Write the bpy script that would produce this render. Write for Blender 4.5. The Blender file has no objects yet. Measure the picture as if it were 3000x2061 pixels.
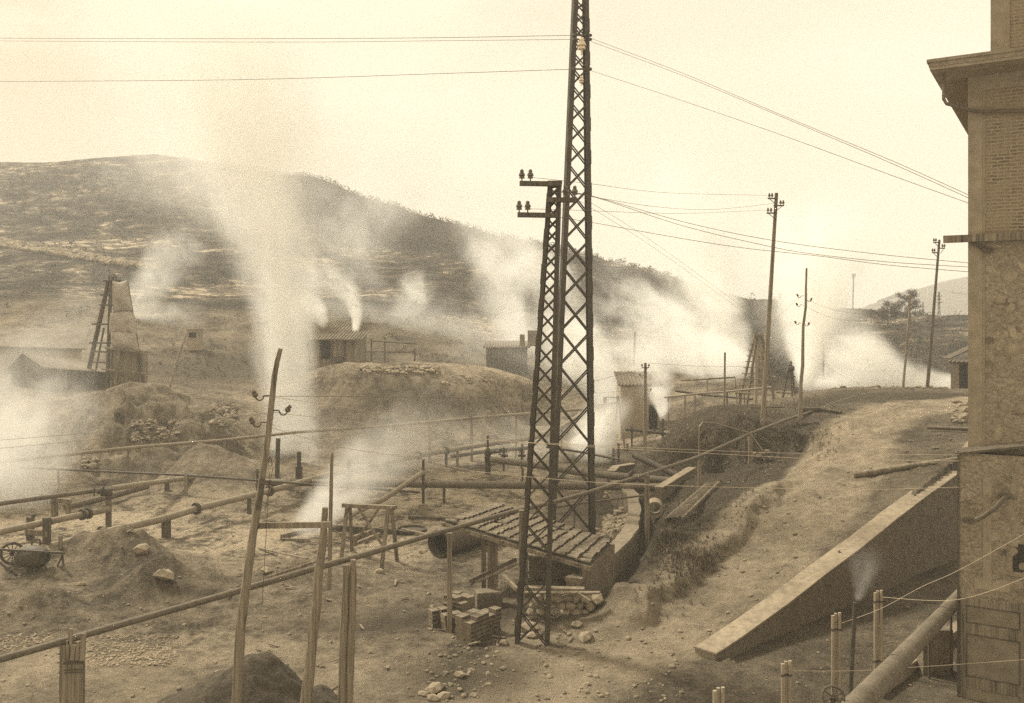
import bpy, math, random
import numpy as np
from mathutils import Vector, Matrix
random.seed(7)
SC = bpy.context.scene
COL = SC.collection
F = 2700.0; HOR = 930.0; CH = 9.0          # focal length in photo pixels, horizon row, eye height (m)

# ------------------------------------------------------------------ camera
cam_d = bpy.data.cameras.new("camera"); cam = bpy.data.objects.new("camera", cam_d); COL.objects.link(cam)
cam.location = (0, 0, CH); cam.rotation_euler = (math.radians(90), 0, 0)
cam_d.sensor_width = 36; cam_d.lens = 36 * F / 3000; cam_d.shift_y = -(1030.5 - HOR) / 3000
cam_d.clip_start = 0.5; cam_d.clip_end = 6000
SC.camera = cam
# ------------------------------------------------------------------ exposure / cycles
SC.view_settings.view_transform = 'Standard'; SC.view_settings.look = 'None'
SC.view_settings.exposure = 0.98; SC.view_settings.gamma = 1; SC.view_settings.use_curve_mapping = False
cy = SC.cycles
cy.use_denoising = False
try: cy.denoiser = 'OPENIMAGEDENOISE'
except Exception: pass
cy.max_bounces = 12; cy.diffuse_bounces = 3; cy.glossy_bounces = 2; cy.volume_bounces = 10; cy.transparent_max_bounces = 12
cy.volume_max_steps = 160; cy.volume_step_rate = 1.0
cy.use_adaptive_sampling = True; cy.adaptive_threshold = 0.02
# ------------------------------------------------------------------ world: pale overcast sky of an old sepia print
SUN_EL, SUN_AZ = math.radians(48), math.radians(-52)      # azimuth measured from +Y towards +X
world = bpy.data.worlds.new("World"); SC.world = world; world.use_nodes = True
nt = world.node_tree; nt.nodes.clear()
def wn(t): return nt.nodes.new(t)
out = wn('ShaderNodeOutputWorld'); bg = wn('ShaderNodeBackground'); nt.links.new(bg.outputs[0], out.inputs[0])
sky = wn('ShaderNodeTexSky'); sky.sky_type = 'NISHITA'; sky.sun_disc = False
sky.sun_elevation = SUN_EL; sky.sun_rotation = SUN_AZ; sky.dust_density = 6; sky.air_density = 1.0
bw = wn('ShaderNodeRGBToBW'); nt.links.new(sky.outputs[0], bw.inputs[0])
tc = wn('ShaderNodeTexCoord'); mp = wn('ShaderNodeMapping'); mp.inputs['Scale'].default_value = (1.3, 1.3, 3.2)
nt.links.new(tc.outputs['Generated'], mp.inputs['Vector'])
nz = wn('ShaderNodeTexNoise'); nz.inputs['Scale'].default_value = 2.6; nz.inputs['Detail'].default_value = 5; nz.inputs['Roughness'].default_value = .45
nt.links.new(mp.outputs[0], nz.inputs['Vector'])
rmp = wn('ShaderNodeValToRGB'); rmp.color_ramp.elements[0].position = .43; rmp.color_ramp.elements[1].position = .64
rmp.color_ramp.elements[0].color = (4.0, 3.3, 2.25, 1); rmp.color_ramp.elements[1].color = (5.4, 4.7, 3.45, 1)
nt.links.new(nz.outputs[0], rmp.inputs[0])
# the cloud sheet thins towards the right of the view, where it is brightest
sep = wn('ShaderNodeSeparateXYZ'); nt.links.new(tc.outputs['Generated'], sep.inputs[0])
mr = wn('ShaderNodeMapRange'); mr.inputs[1].default_value = -.5; mr.inputs[2].default_value = .45; mr.inputs[3].default_value = .0; mr.inputs[4].default_value = .8
nt.links.new(sep.outputs[0], mr.inputs[0])
mx = wn('ShaderNodeMixRGB'); mx.blend_type = 'MIX'; nt.links.new(mr.outputs[0], mx.inputs[0]); nt.links.new(rmp.outputs[0], mx.inputs[1])
mx.inputs[2].default_value = (5.5, 4.95, 3.9, 1)
m2 = wn('ShaderNodeMath'); m2.operation = 'MULTIPLY_ADD'; m2.inputs[1].default_value = .02; m2.inputs[2].default_value = .93
nt.links.new(bw.outputs[0], m2.inputs[0])
mul = wn('ShaderNodeMixRGB'); mul.blend_type = 'MULTIPLY'; mul.inputs[0].default_value = 1
nt.links.new(mx.outputs[0], mul.inputs[1]); nt.links.new(m2.outputs[0], mul.inputs[2]); nt.links.new(mul.outputs[0], bg.inputs[0])
bg.inputs[1].default_value = 0.1
# ------------------------------------------------------------------ soft sun behind cloud
sd = bpy.data.lights.new("sun", 'SUN'); sd.energy = 3.0; sd.angle = math.radians(9); sd.color = (1, .93, .77)
so = bpy.data.objects.new("sun", sd); COL.objects.link(so)
sdir = Vector((math.sin(SUN_AZ) * math.cos(SUN_EL), math.cos(SUN_AZ) * math.cos(SUN_EL), math.sin(SUN_EL)))
so.rotation_euler = sdir.to_track_quat('Z', 'Y').to_euler(); so.location = (-20, 10, 40)

# ================================================================== materials
def S(v, k=1.0):                      # sepia-toned albedo of luminance v
    return (min(1, v * (1 + .19 * k)), v * .98, v * (1 - .30 * k), 1)
MATS = {}
def nodes_of(name):
    m = bpy.data.materials.new(name); m.use_nodes = True
    t = m.node_tree; b = t.nodes['Principled BSDF']
    if 'Specular IOR Level' in b.inputs: b.inputs['Specular IOR Level'].default_value = .25
    return m, t, b
def L(t, a, b): t.links.new(a, b)
def ramp(t, fac, stops):
    r = t.nodes.new('ShaderNodeValToRGB'); e = r.color_ramp.elements
    while len(e) < len(stops): e.new(.5)
    for x, (p, c) in zip(e, stops): x.position = p; x.color = c
    L(t, fac, r.inputs[0]); return r.outputs[0]
def noise(t, vec, scale, detail=5, rough=.55, dist=0):
    n = t.nodes.new('ShaderNodeTexNoise'); n.inputs['Scale'].default_value = scale
    n.inputs['Detail'].default_value = detail; n.inputs['Roughness'].default_value = rough; n.inputs['Distortion'].default_value = dist
    if vec is not None: L(t, vec, n.inputs['Vector'])
    return n.outputs[0]
def coords(t, scale=(1, 1, 1), kind='Object', rot=(0, 0, 0)):
    c = t.nodes.new('ShaderNodeTexCoord'); m = t.nodes.new('ShaderNodeMapping')
    m.inputs['Scale'].default_value = scale; m.inputs['Rotation'].default_value = rot
    L(t, c.outputs[kind], m.inputs['Vector']); return m.outputs[0]
def mixc(t, fac, a, b, mode='MIX'):
    m = t.nodes.new('ShaderNodeMixRGB'); m.blend_type = mode
    for i, v in ((0, fac), (1, a), (2, b)):
        if isinstance(v, (int, float)): m.inputs[i].default_value = v
        elif isinstance(v, tuple): m.inputs[i].default_value = v
        else: L(t, v, m.inputs[i])
    return m.outputs[0]
def math_(t, op, a, b=0.0, c=None, clamp=False):
    m = t.nodes.new('ShaderNodeMath'); m.operation = op; m.use_clamp = clamp
    for i, v in enumerate((a, b) if c is None else (a, b, c)):
        if isinstance(v, (int, float)): m.inputs[i].default_value = v
        else: L(t, v, m.inputs[i])
    return m.outputs[0]
def bump(t, b, h, strength=.4, dist=.05):
    n = t.nodes.new('ShaderNodeBump'); n.inputs['Strength'].default_value = strength; n.inputs['Distance'].default_value = dist
    L(t, h, n.inputs['Height']); L(t, n.outputs[0], b.inputs['Normal'])
def simple(name, lo, hi, scale=6, stretch=(1, 1, 1), rough=.85, bs=.3, bd=.02, metal=0, detail=6, k=1.0):
    m, t, b = nodes_of(name)
    v = coords(t, stretch); n = noise(t, v, scale, detail, .65)
    n2 = noise(t, v, scale * .13, 3)
    f = math_(t, 'ADD', math_(t, 'MULTIPLY', n, .6), math_(t, 'MULTIPLY', n2, .4))
    L(t, ramp(t, f, [(.36, S(lo, k)), (.64, S(hi, k))]), b.inputs['Base Color'])
    b.inputs['Roughness'].default_value = rough; b.inputs['Metallic'].default_value = metal
    bump(t, b, n, bs, bd); MATS[name] = m; return m
simple('weathered_wood', .05, .28, 26, (1, 1, .035), .85, .5, .02)
simple('pale_wood', .06, .27, 26, (1, 1, .035), .85, .4, .02)
simple('dark_wood', .035, .13, 26, (1, 1, .035), .85, .4, .02)
simple('plank_wood', .14, .24, 5, (.6, .6, .6), .85, .4, .02)
simple('pipe_light', .13, .26, 12, (1, 1, 1), .6, .15, .01)
simple('pipe_rust', .07, .15, 12, (1, 1, 1), .7, .25, .01)
simple('iron', .035, .10, 12, (1, 1, 1), .65, .25, .01)
simple('lattice_iron', .03, .075, 8, (1, 1, 1), .7, .1, .005)
simple('porcelain_dark', .08, .12, 6, rough=.3, bs=0)
simple('porcelain_white', .5, .62, 6, rough=.3, bs=0)
simple('wire', .06, .09, 6, rough=.6, bs=0)
simple('wire_bare', .30, .42, 6, rough=.5, bs=0)
simple('concrete', .17, .29, 3, rough=.9, bs=.3)
simple('cap_stone', .14, .29, 5, rough=.95, bs=.6, bd=.03)
simple('plaster', .20, .34, 2.2, rough=.95, bs=.3)
simple('stone', .09, .28, 3.5, rough=.95, bs=.7, bd=.05)
simple('pale_stone', .15, .33, 3.5, rough=.95, bs=.6, bd=.04)
simple('canvas', .24, .42, 1.6, rough=.95, bs=.6, bd=.08, k=.6)
simple('tile', .06, .20, 7, rough=.9, bs=.5, bd=.02)
simple('brick_clay', .10, .21, 6, rough=.9, bs=.3)
simple('cavity_shade', .015, .03, 5, rough=.95, bs=0)  # near-black colour standing in for the shade inside openings
simple('black_glass', .02, .035, 5, rough=.4, bs=0)
simple('foliage', .03, .10, 7, rough=.8, bs=0)
simple('far_foliage', .05, .10, 4, rough=.9, bs=0)
simple('bark', .06, .14, 8, rough=.9)
simple('dark_earth', .035, .085, 9, rough=1, bs=.9, bd=.06)
simple('facing_stone', .12, .34, 2.5, rough=.95, bs=.7, bd=.03)
simple('earth_cap', .10, .22, 5, rough=.95, bs=.6, bd=.03)
simple('sand', .20, .30, 7, rough=1, bs=.5, bd=.03)
simple('tube_white', .20, .38, 14, (1, 1, .1), .6, .1, .01)
simple('corrugated', .11, .2, 3, rough=.7, bs=.2)
simple('scrub', .035, .11, 1.2, rough=.95, bs=0)
simple('dry_grass', .09, .24, 1.5, rough=.95, bs=0)

def wall_mat(name, kind):             # brick or rubble, in the building's own axes (x along the wall, z up)
    m, t, b = nodes_of(name)
    c = t.nodes.new('ShaderNodeTexCoord'); sp = t.nodes.new('ShaderNodeSeparateXYZ'); L(t, c.outputs['Object'], sp.inputs[0])
    cb = t.nodes.new('ShaderNodeCombineXYZ')
    L(t, math_(t, 'ADD', sp.outputs[0], sp.outputs[1]), cb.inputs[0]); L(t, sp.outputs[2], cb.inputs[1])
    wob = t.nodes.new('ShaderNodeTexNoise'); wob.inputs['Scale'].default_value = 5; L(t, cb.outputs[0], wob.inputs['Vector'])
    vm = t.nodes.new('ShaderNodeVectorMath'); vm.operation = 'MULTIPLY_ADD'; vm.inputs[1].default_value = (.035, .035, 0)
    L(t, wob.outputs['Color'], vm.inputs[0]); L(t, cb.outputs[0], vm.inputs[2])
    big = noise(t, cb.outputs[0], 1.4, 8, .7)
    fine = noise(t, cb.outputs[0], 14, 6, .7)
    if kind == 'brick':
        br = t.nodes.new('ShaderNodeTexBrick'); L(t, vm.outputs[0], br.inputs['Vector'])
        br.inputs['Scale'].default_value = 1; br.inputs['Brick Width'].default_value = .27; br.inputs['Row Height'].default_value = .082
        br.inputs['Mortar Size'].default_value = .022; br.inputs['Mortar Smooth'].default_value = .6; br.inputs['Bias'].default_value = -.2
        br.inputs['Color1'].default_value = S(.12); br.inputs['Color2'].default_value = S(.24); br.inputs['Mortar'].default_value = S(.33)
        smear = ramp(t, big, [(.38, (0, 0, 0, 1)), (.56, (1, 1, 1, 1))])
        col = mixc(t, math_(t, 'MULTIPLY', smear, .85), br.outputs['Color'], S(.27))
        h = br.outputs['Fac']
        col = mixc(t, .35, col, ramp(t, fine, [(.3, S(.08)), (.7, S(.34))]), 'OVERLAY')
        bump(t, b, math_(t, 'ADD', h, math_(t, 'MULTIPLY', fine, .6)), .5, .012)
    else:
        vo = t.nodes.new('ShaderNodeTexVoronoi'); vo.inputs['Scale'].default_value = 2.3 if kind == 'rubble' else 2.8; vo.inputs['Randomness'].default_value = .95
        mp_ = t.nodes.new('ShaderNodeMapping'); mp_.inputs['Scale'].default_value = (.75, 1.35, 1); L(t, vm.outputs[0], mp_.inputs[0]); L(t, mp_.outputs[0], vo.inputs['Vector'])
        rs = t.nodes.new('ShaderNodeSeparateColor'); L(t, vo.outputs['Color'], rs.inputs[0])
        inside = ramp(t, math_(t, 'ADD', vo.outputs['Distance'], math_(t, 'MULTIPLY', fine, .35)), [(.38, (1, 1, 1, 1)), (.55, (0, 0, 0, 1))])
        some = ramp(t, rs.outputs[0], [(.42, (0, 0, 0, 1)), (.62, (1, 1, 1, 1))])
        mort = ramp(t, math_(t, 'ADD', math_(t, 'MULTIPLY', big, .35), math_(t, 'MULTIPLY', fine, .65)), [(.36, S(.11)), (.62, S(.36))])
        rockc = mixc(t, rs.outputs[1], S(.08), S(.22))
        lightrock = mixc(t, math_(t, 'MULTIPLY', inside, .35), mort, S(.26))
        col = mixc(t, math_(t, 'MULTIPLY', inside, some), lightrock, rockc)
        vo2 = t.nodes.new('ShaderNodeTexVoronoi'); vo2.inputs['Scale'].default_value = 5.5; L(t, mp_.outputs[0], vo2.inputs['Vector'])
        col = mixc(t, ramp(t, vo2.outputs['Distance'], [(.1, (.3, .3, .3, 1)), (.35, (0, 0, 0, 1))]), col, S(.12))
        ed = t.nodes.new('ShaderNodeTexVoronoi'); ed.feature = 'DISTANCE_TO_EDGE'; ed.inputs['Scale'].default_value = 2.9; L(t, mp_.outputs[0], ed.inputs['Vector'])
        line = math_(t, 'MULTIPLY', ramp(t, ed.outputs['Distance'], [(.02, (1, 1, 1, 1)), (.09, (0, 0, 0, 1))]), ramp(t, big, [(.42, (0, 0, 0, 1)), (.55, (1, 1, 1, 1))]))
        col = mixc(t, math_(t, 'MULTIPLY', line, .35), col, S(.09))
        col = mixc(t, .1, col, S(.20))
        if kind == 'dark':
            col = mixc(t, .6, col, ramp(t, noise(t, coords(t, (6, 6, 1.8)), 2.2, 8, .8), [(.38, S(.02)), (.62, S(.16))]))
        bump(t, b, math_(t, 'SUBTRACT', fine, math_(t, 'MULTIPLY', inside, .6)), .7, .04)
    L(t, col, b.inputs['Base Color']); b.inputs['Roughness'].default_value = .95
    MATS[name] = m
wall_mat('brick_wall_face', 'brick'); wall_mat('rubble_face', 'rubble'); wall_mat('dark_rubble', 'dark')

# ground material: cover maps are vertex attributes computed with the terrain (grass, pale crust, road, gravel)
def ground_mat():
    m, t, b = nodes_of('ground_earth')
    geo = t.nodes.new('ShaderNodeTexCoord'); v = geo.outputs['Object']
    def att(n):
        a = t.nodes.new('ShaderNodeAttribute'); a.attribute_name = n; return a.outputs['Fac']
    n1 = noise(t, v, .35, 6, .6); n2 = noise(t, v, 2.2, 7, .7); n3 = noise(t, v, 9, 8, .85)
    f = math_(t, 'ADD', math_(t, 'ADD', math_(t, 'MULTIPLY', n1, .35), math_(t, 'MULTIPLY', n2, .35)), math_(t, 'MULTIPLY', n3, .3))
    base = ramp(t, f, [(.41, S(.07)), (.5, S(.20)), (.59, S(.37))])
    road = ramp(t, f, [(.40, S(.24)), (.5, S(.40)), (.61, S(.52))])
    c = mixc(t, math_(t, 'MULTIPLY', att('road'), .85), base, road)
    pale = ramp(t, n3, [(.36, S(.26)), (.60, S(.6))])
    pf = math_(t, 'MULTIPLY', att('pale'), ramp(t, math_(t, 'ADD', math_(t, 'MULTIPLY', n2, .75), math_(t, 'MULTIPLY', n1, .65)), [(.60, (0, 0, 0, 1)), (.76, (1, 1, 1, 1))]), clamp=True)
    c = mixc(t, pf, c, pale)
    grass = ramp(t, math_(t, 'ADD', math_(t, 'MULTIPLY', n3, .5), math_(t, 'MULTIPLY', n2, .5)), [(.35, S(.035)), (.52, S(.09)), (.68, S(.18))])
    gf = math_(t, 'ADD', att('grass'), math_(t, 'MULTIPLY', math_(t, 'SUBTRACT', n2, .5), 1.2), clamp=True)
    gf = math_(t, 'MULTIPLY', gf, math_(t, 'MULTIPLY', att('grass'), 3, clamp=True), clamp=True)
    c = mixc(t, gf, c, grass)
    # far hillside: terraces, scrub and pale outcrops
    vh = coords(t, (.8, .9, 1.7)); hn = noise(t, vh, .05, 10, .78, .8); hn2 = noise(t, vh, .3, 8, .8)
    hill = ramp(t, math_(t, 'ADD', math_(t, 'MULTIPLY', hn, .55), math_(t, 'MULTIPLY', hn2, .45)), [(.43, S(.014)), (.50, S(.05)), (.55, S(.15)), (.60, S(.55))])
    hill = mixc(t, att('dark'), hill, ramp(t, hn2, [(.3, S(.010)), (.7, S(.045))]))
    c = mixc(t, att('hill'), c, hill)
    dark_patch = att('dark_patch'); c = mixc(t, math_(t, 'MULTIPLY', dark_patch, math_(t, 'ADD', .3, n2), clamp=True), c, S(.06))
    L(t, c, b.inputs['Base Color']); b.inputs['Roughness'].default_value = 1
    if 'Specular IOR Level' in b.inputs: b.inputs['Specular IOR Level'].default_value = .1
    bump(t, b, math_(t, 'ADD', math_(t, 'MULTIPLY', n3, 1.3), math_(t, 'MULTIPLY', n2, 1.5)), 1.0, .18)
    MATS['ground'] = m
ground_mat()

# ================================================================== mesh helpers
class MB:
    def __init__(s): s.v = []; s.f = []
    def add(s, vs, fs):
        o = len(s.v); s.v += [tuple(p) for p in vs]; s.f += [tuple(i + o for i in f) for f in fs]; return s
    def box(s, c, size, rot=None):
        x, y, z = (k / 2 for k in size)
        vs = [Vector(p) for p in ((-x,-y,-z),(x,-y,-z),(x,y,-z),(-x,y,-z),(-x,-y,z),(x,-y,z),(x,y,z),(-x,y,z))]
        if rot is not None:
            R = rot if isinstance(rot, Matrix) else Matrix.Rotation(rot, 3, 'Z')
            vs = [R @ p for p in vs]
        c = Vector(c)
        return s.add([p + c for p in vs], [(0,3,2,1),(4,5,6,7),(0,1,5,4),(1,2,6,5),(2,3,7,6),(3,0,4,7)])
    def bar(s, a, b, w, h=None, up=(0, 0, 1)):
        a, b = Vector(a), Vector(b); h = h or w; d = (b - a); l = d.length
        if l < 1e-6: return s
        d /= l; up = Vector(up)
        if abs(d.dot(up)) > .98: up = Vector((0, 1, 0))
        x = d.cross(up).normalized(); z = x.cross(d).normalized()
        R = Matrix((x, d, z)).transposed()
        return s.box((a + b) / 2, (w, l, h), R)
    def tube(s, pts, rs, n=10, cap=True, wob=0, seed=0):
        pts = [Vector(p) for p in pts]
        if not hasattr(rs, '__len__'): rs = [rs] * len(pts)
        rnd = random.Random(seed); vs = []; fs = []
        d0 = (pts[1] - pts[0]).normalized(); up = Vector((0, 0, 1)) if abs(d0.z) < .9 else Vector((0, 1, 0))
        x = d0.cross(up).normalized()
        for i, p in enumerate(pts):
            d = (pts[min(i + 1, len(pts) - 1)] - pts[max(i - 1, 0)]).normalized()
            x = (x - d * x.dot(d)).normalized(); y = d.cross(x)
            for k in range(n):
                a = 2 * math.pi * k / n; r = rs[i] * (1 + wob * (rnd.random() - .5))
                vs.append(p + x * math.cos(a) * r + y * math.sin(a) * r)
        for i in range(len(pts) - 1):
            for k in range(n):
                a, b = i * n + k, i * n + (k + 1) % n
                fs.append((a, b, b + n, a + n))
        if cap: fs.append(tuple(range(n - 1, -1, -1))); fs.append(tuple((len(pts) - 1) * n + k for k in range(n)))
        return s.add(vs, fs)
    def ring(s, c, axis, R, r, n=20, m=6):
        axis = Vector(axis).normalized(); up = Vector((0, 0, 1)) if abs(axis.z) < .9 else Vector((0, 1, 0))
        x = axis.cross(up).normalized(); y = axis.cross(x); c = Vector(c); vs = []; fs = []
        for i in range(n):
            a = 2 * math.pi * i / n; e = x * math.cos(a) + y * math.sin(a)
            for k in range(m):
                b = 2 * math.pi * k / m; vs.append(c + e * (R + r * math.cos(b)) + axis * r * math.sin(b))
        for i in range(n):
            for k in range(m):
                fs.append((i*m+k, ((i+1)%n)*m+k, ((i+1)%n)*m+(k+1)%m, i*m+(k+1)%m))
        return s.add(vs, fs)
    def lathe(s, c, prof, n=12, axis=(0, 0, 1), cap=True):
        axis = Vector(axis).normalized(); up = Vector((0, 1, 0)) if abs(axis.y) < .9 else Vector((1, 0, 0))
        x = axis.cross(up).normalized(); y = axis.cross(x); c = Vector(c); vs = []; fs = []
        for r, h in prof:
            for k in range(n):
                a = 2 * math.pi * k / n; vs.append(c + axis * h + (x * math.cos(a) + y * math.sin(a)) * r)
        for i in range(len(prof) - 1):
            for k in range(n):
                fs.append((i*n+k, i*n+(k+1)%n, (i+1)*n+(k+1)%n, (i+1)*n+k))
        if cap: fs.append(tuple(range(n))[::-1]); fs.append(tuple((len(prof)-1)*n+k for k in range(n)))
        return s.add(vs, fs)
    def rock(s, c, r, seed=0, sq=(1, 1, .7)):
        rnd = random.Random(seed); g = (1 + 5 ** .5) / 2
        V0 = [Vector(p).normalized() for p in ((-1,g,0),(1,g,0),(-1,-g,0),(1,-g,0),(0,-1,g),(0,1,g),(0,-1,-g),(0,1,-g),(g,0,-1),(g,0,1),(-g,0,-1),(-g,0,1))]
        Fc = [(0,11,5),(0,5,1),(0,1,7),(0,7,10),(0,10,11),(1,5,9),(5,11,4),(11,10,2),(10,7,6),(7,1,8),(3,9,4),(3,4,2),(3,2,6),(3,6,8),(3,8,9),(4,9,5),(2,4,11),(6,2,10),(8,6,7),(9,8,1)]
        c = Vector(c); a = rnd.random() * 6
        R = Matrix.Rotation(a, 3, 'Z')
        vs = []
        for p in V0:
            q = p * r * (1 + .5 * (rnd.random() - .5)); q = Vector((q.x * sq[0], q.y * sq[1], q.z * sq[2])); vs.append(c + R @ q)
        return s.add(vs, Fc)
    def build(s, name, mat, parent=None, smooth=False, bevel=0):
        base = Vector((0, 0, 0))
        if parent is not None:
            p = parent
            while p is not None: base += Vector(p.get('_o', p.location)) if False else p.location; p = p.parent
        elif s.v:
            a = np.array(s.v); base = Vector((float(a[:,0].mean()), float(a[:,1].mean()), float(a[:,2].min())))
        me = bpy.data.meshes.new(name)
        off = base if parent is not None else base
        me.from_pydata([(v[0]-off[0], v[1]-off[1], v[2]-off[2]) for v in s.v], [], s.f); me.update()
        o = bpy.data.objects.new(name, me); COL.objects.link(o)
        if parent is not None: o.parent = parent
        else: o.location = base
        me.materials.append(MATS[mat] if isinstance(mat, str) else mat)
        if smooth:
            for p in me.polygons: p.use_smooth = True
            try: me.set_sharp_from_angle(angle=math.radians(40))
            except Exception: pass
        if bevel:
            b = o.modifiers.new('bevel', 'BEVEL'); b.width = bevel; b.segments = 1; b.limit_method = 'ANGLE'
        return o
def tag(o, label, cat, group=None, kind=None):
    if label: o['label'] = label
    if cat: o['category'] = cat
    if group: o['group'] = group
    if kind: o['kind'] = kind
    return o
def thing(name, label, cat, loc, group=None):
    o = bpy.data.objects.new(name, None); COL.objects.link(o); o.location = loc; o.empty_display_size = .3
    return tag(o, label, cat, group)
def copy_tree(o, parent=None):
    c = o.copy(); COL.objects.link(c); c.parent = parent
    for ch in list(o.children): copy_tree(ch, c)
    return c

# ================================================================== picture rays and terrain
def P(px, py, d): return Vector(((px - 1500) / F * d, d, CH + (HOR - py) / F * d))
def hash2(ix, iy, s):
    h = (ix.astype(np.int64) * 374761393 + iy.astype(np.int64) * 668265263 + s * 974634777) & 0xffffffff
    h = ((h ^ (h >> 13)) * 1274126177) & 0xffffffff
    return ((h ^ (h >> 16)) & 0xffff) / 65535.0
def vnoise(x, y, s=0):
    ix = np.floor(x); iy = np.floor(y); fx = x - ix; fy = y - iy; fx = fx*fx*(3-2*fx); fy = fy*fy*(3-2*fy)
    a = hash2(ix, iy, s); b = hash2(ix+1, iy, s); c = hash2(ix, iy+1, s); d = hash2(ix+1, iy+1, s)
    return (a*(1-fx)+b*fx)*(1-fy)+(c*(1-fx)+d*fx)*fy - .5
def fbm(x, y, oct=4, s=0, g=.5):
    t = 0; a = 1
    for i in range(oct): t = t + a * vnoise(x * 2**i, y * 2**i, s + i); a *= g
    return t
CP = []                                # control points X, Y, Z
def cz(px, py, z): d = (CH - z) * F / (py - HOR); CP.append(((px-1500)/F*d, d, z))
def cd(px, py, d): p = P(px, py, d); CP.append(tuple(p))
def cx(px, d, z): CP.append(((px-1500)/F*d, d, z))
for px, py in ((300,1900),(800,1900),(1200,1900),(1500,1800),(1300,1600),(900,1600),(300,1640),(0,1600),(600,1500),(1200,1400),(1600,1500),(1500,1330),(900,1350),(-300,1600),(-300,2100),(600,2200),(1400,2200),(2000,2300),(1350,1700),(600,2000),(0,1800),(150,1480),(1700,1400),(1750,1330),(1800,1420),(1620,1980),(1900,1960),(950,1290),(1200,1285),(1380,1287),(1000,1450),(1650,1600),(1700,1500),(-600,1500),(1500,1400),(-1000,1700),(3000,2300),(2500,2300),(1780,1560)): cz(px, py, 0)
# left mound
for a in ((300,1150,62),(430,1128,63),(520,1160,62),(620,1228,60),(700,1290,58),(560,1310,51),(420,1290,54),(200,1230,58),(100,1180,64),(0,1170,68),(-200,1170,68)): cd(*a)
for a in ((330,1385,.4),(480,1400,.2),(620,1380,.1),(200,1400,.3),(740,1345,0)): cz(*a)
for a in ((560,1172,74),(660,1168,77),(760,1172,78),(30,1128,75),(200,1128,75),(330,1120,75),(430,1120,78)): cd(*a)
for a in ((480,1110,84),(620,1080,90),(700,1080,92),(540,1005,100),(700,990,102),(800,1060,95),(300,1040,90),(0,1010,90),(-300,1000,95)): cd(*a)
for a in ((0,930,105),(200,905,108),(420,925,108),(650,900,120),(0,800,150),(300,795,150),(600,800,150),(0,700,190),(500,700,190),(0,600,230),(500,600,230),(-600,480,300),(-300,487,300),(0,487,300),(300,478,300),(500,470,300),(700,485,290),(950,535,272),(1150,603,255),(1350,668,238),(1500,712,222),(1720,742,205),(1900,802,190),(2050,852,180),(2150,885,165)): cd(*a)
for px, d, z in ((-900,380,38),(0,370,50),(500,370,48),(950,340,38),(1350,310,20),(1720,275,10),(2050,250,2),(-1500,300,40)): cx(px, d, z)
for a in ((850,700,200),(1200,760,185),(1500,800,165),(1200,850,150),(1500,900,135),(900,880,125),(1000,960,104),(1300,960,112),(1700,870,150),(1900,940,135),(2030,1000,118),(1700,1040,108),(1500,1070,98),(1900,1060,100)): cd(*a)
# middle terrace and its eroded face
for a in ((900,1106,77),(1570,1138,80),(1450,1122,77.5),(950,1106,76),(1000,1106,75),(1100,1104,74),(1200,1102,74),(1300,1108,75),(1400,1116,76.5),(1500,1128,79),(1100,1090,82),(1300,1088,84),(1100,1080,90),(1300,1075,95),(960,1075,92),(820,1150,80),(860,1250,74)): cd(*a)
for a in ((1560,1235,.2),(1650,1250,.1),(1480,1265,0)): cz(*a)
for a in ((1620,1180,84),(1750,1180,84),(1900,1200,76),(1850,1278,69),(1960,1218,72),(2060,1166,74),(2000,1160,80),(2150,1110,92),(2150,1165,72)): cd(*a)
for px, d, z in ((2060,62,1.6),(1990,60,.9),(1930,57,.3),(1880,56,.1),(1820,52,0)): cx(px, d, z)
# right bank and terraces
for a in ((2080,1192,50),(2000,1232,50),(1940,1290,49),(1890,1355,47),(2150,1190,52),(2300,1190,53),(2400,1143,60),(2500,1140,61),(2600,1138,61),(2700,1138,60),(2836,1146,62)): cd(*a)
for a in ((2240,1235,3.7),(2350,1240,3.7),(2190,1252,3.6),(2450,1225,3.85),(2120,1262,3.4),(2040,1290,2.9),(2120,1345,2.2),(2200,1352,2.3),(2300,1345,2.45),(2390,1335,2.7),(1985,1410,1.5),(2100,1420,1.9),(2250,1400,2.2),(2000,1490,1.4),(2100,1560,1.3),(1960,1620,.9),(1890,1590,.55),(2000,1700,.6),(1800,1760,.3),(1760,1850,.15),(1885,1480,.7),(1905,1430,.8)): cz(*a)
for a in ((2300,1440,2.35),(2450,1300,3.4),(2600,1190,4.35),(2720,1182,4.4),(2836,1178,4.4),(2650,1300,3.6),(2790,1330,3.7),(2780,1395,3.25),(2350,1510,2.0),(2200,1700,.9),(2500,1500,2.15),(2650,1400,2.95),(2050,1830,.35),(2300,1780,.8),(2530,1225,4.0),(3000,1200,4.3)): cz(*a)
for px, d, z in ((2400,76,1.8),(2600,76,1.8),(2836,72,3.2),(2960,76,3.2),(2200,100,2.5),(2500,100,2)): cx(px, d, z)
for a in ((2240,882,150),(2330,886,150),(2450,905,150),(2560,930,140),(2640,945,132),(2700,935,128),(2836,930,128),(3100,915,130),(2700,1040,108),(2836,1010,110),(2780,1090,96),(2600,1080,100),(2350,1000,120),(3200,1000,110),(2250,1000,118)): cd(*a)
for px, d, z in ((2240,230,4),(2560,210,3),(2900,210,4),(3500,160,6),(4000,120,5)): cx(px, d, z)
for px in range(-2000, 5001, 700):
    for d in (460, 800): cx(px, d, -4)
CP = np.array(CP)
def _fit(C, c2=2.0, reg=.02):
    D = np.sqrt(((C[:, None, :2] - C[None, :, :2]) ** 2).sum(-1) + c2)
    n = len(C); A = np.zeros((n+1, n+1)); A[:n, :n] = D - reg * np.eye(n); A[n, :n] = 1; A[:n, n] = 1
    return np.linalg.solve(A, np.r_[C[:, 2], 0])
W = _fit(CP)
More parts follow.
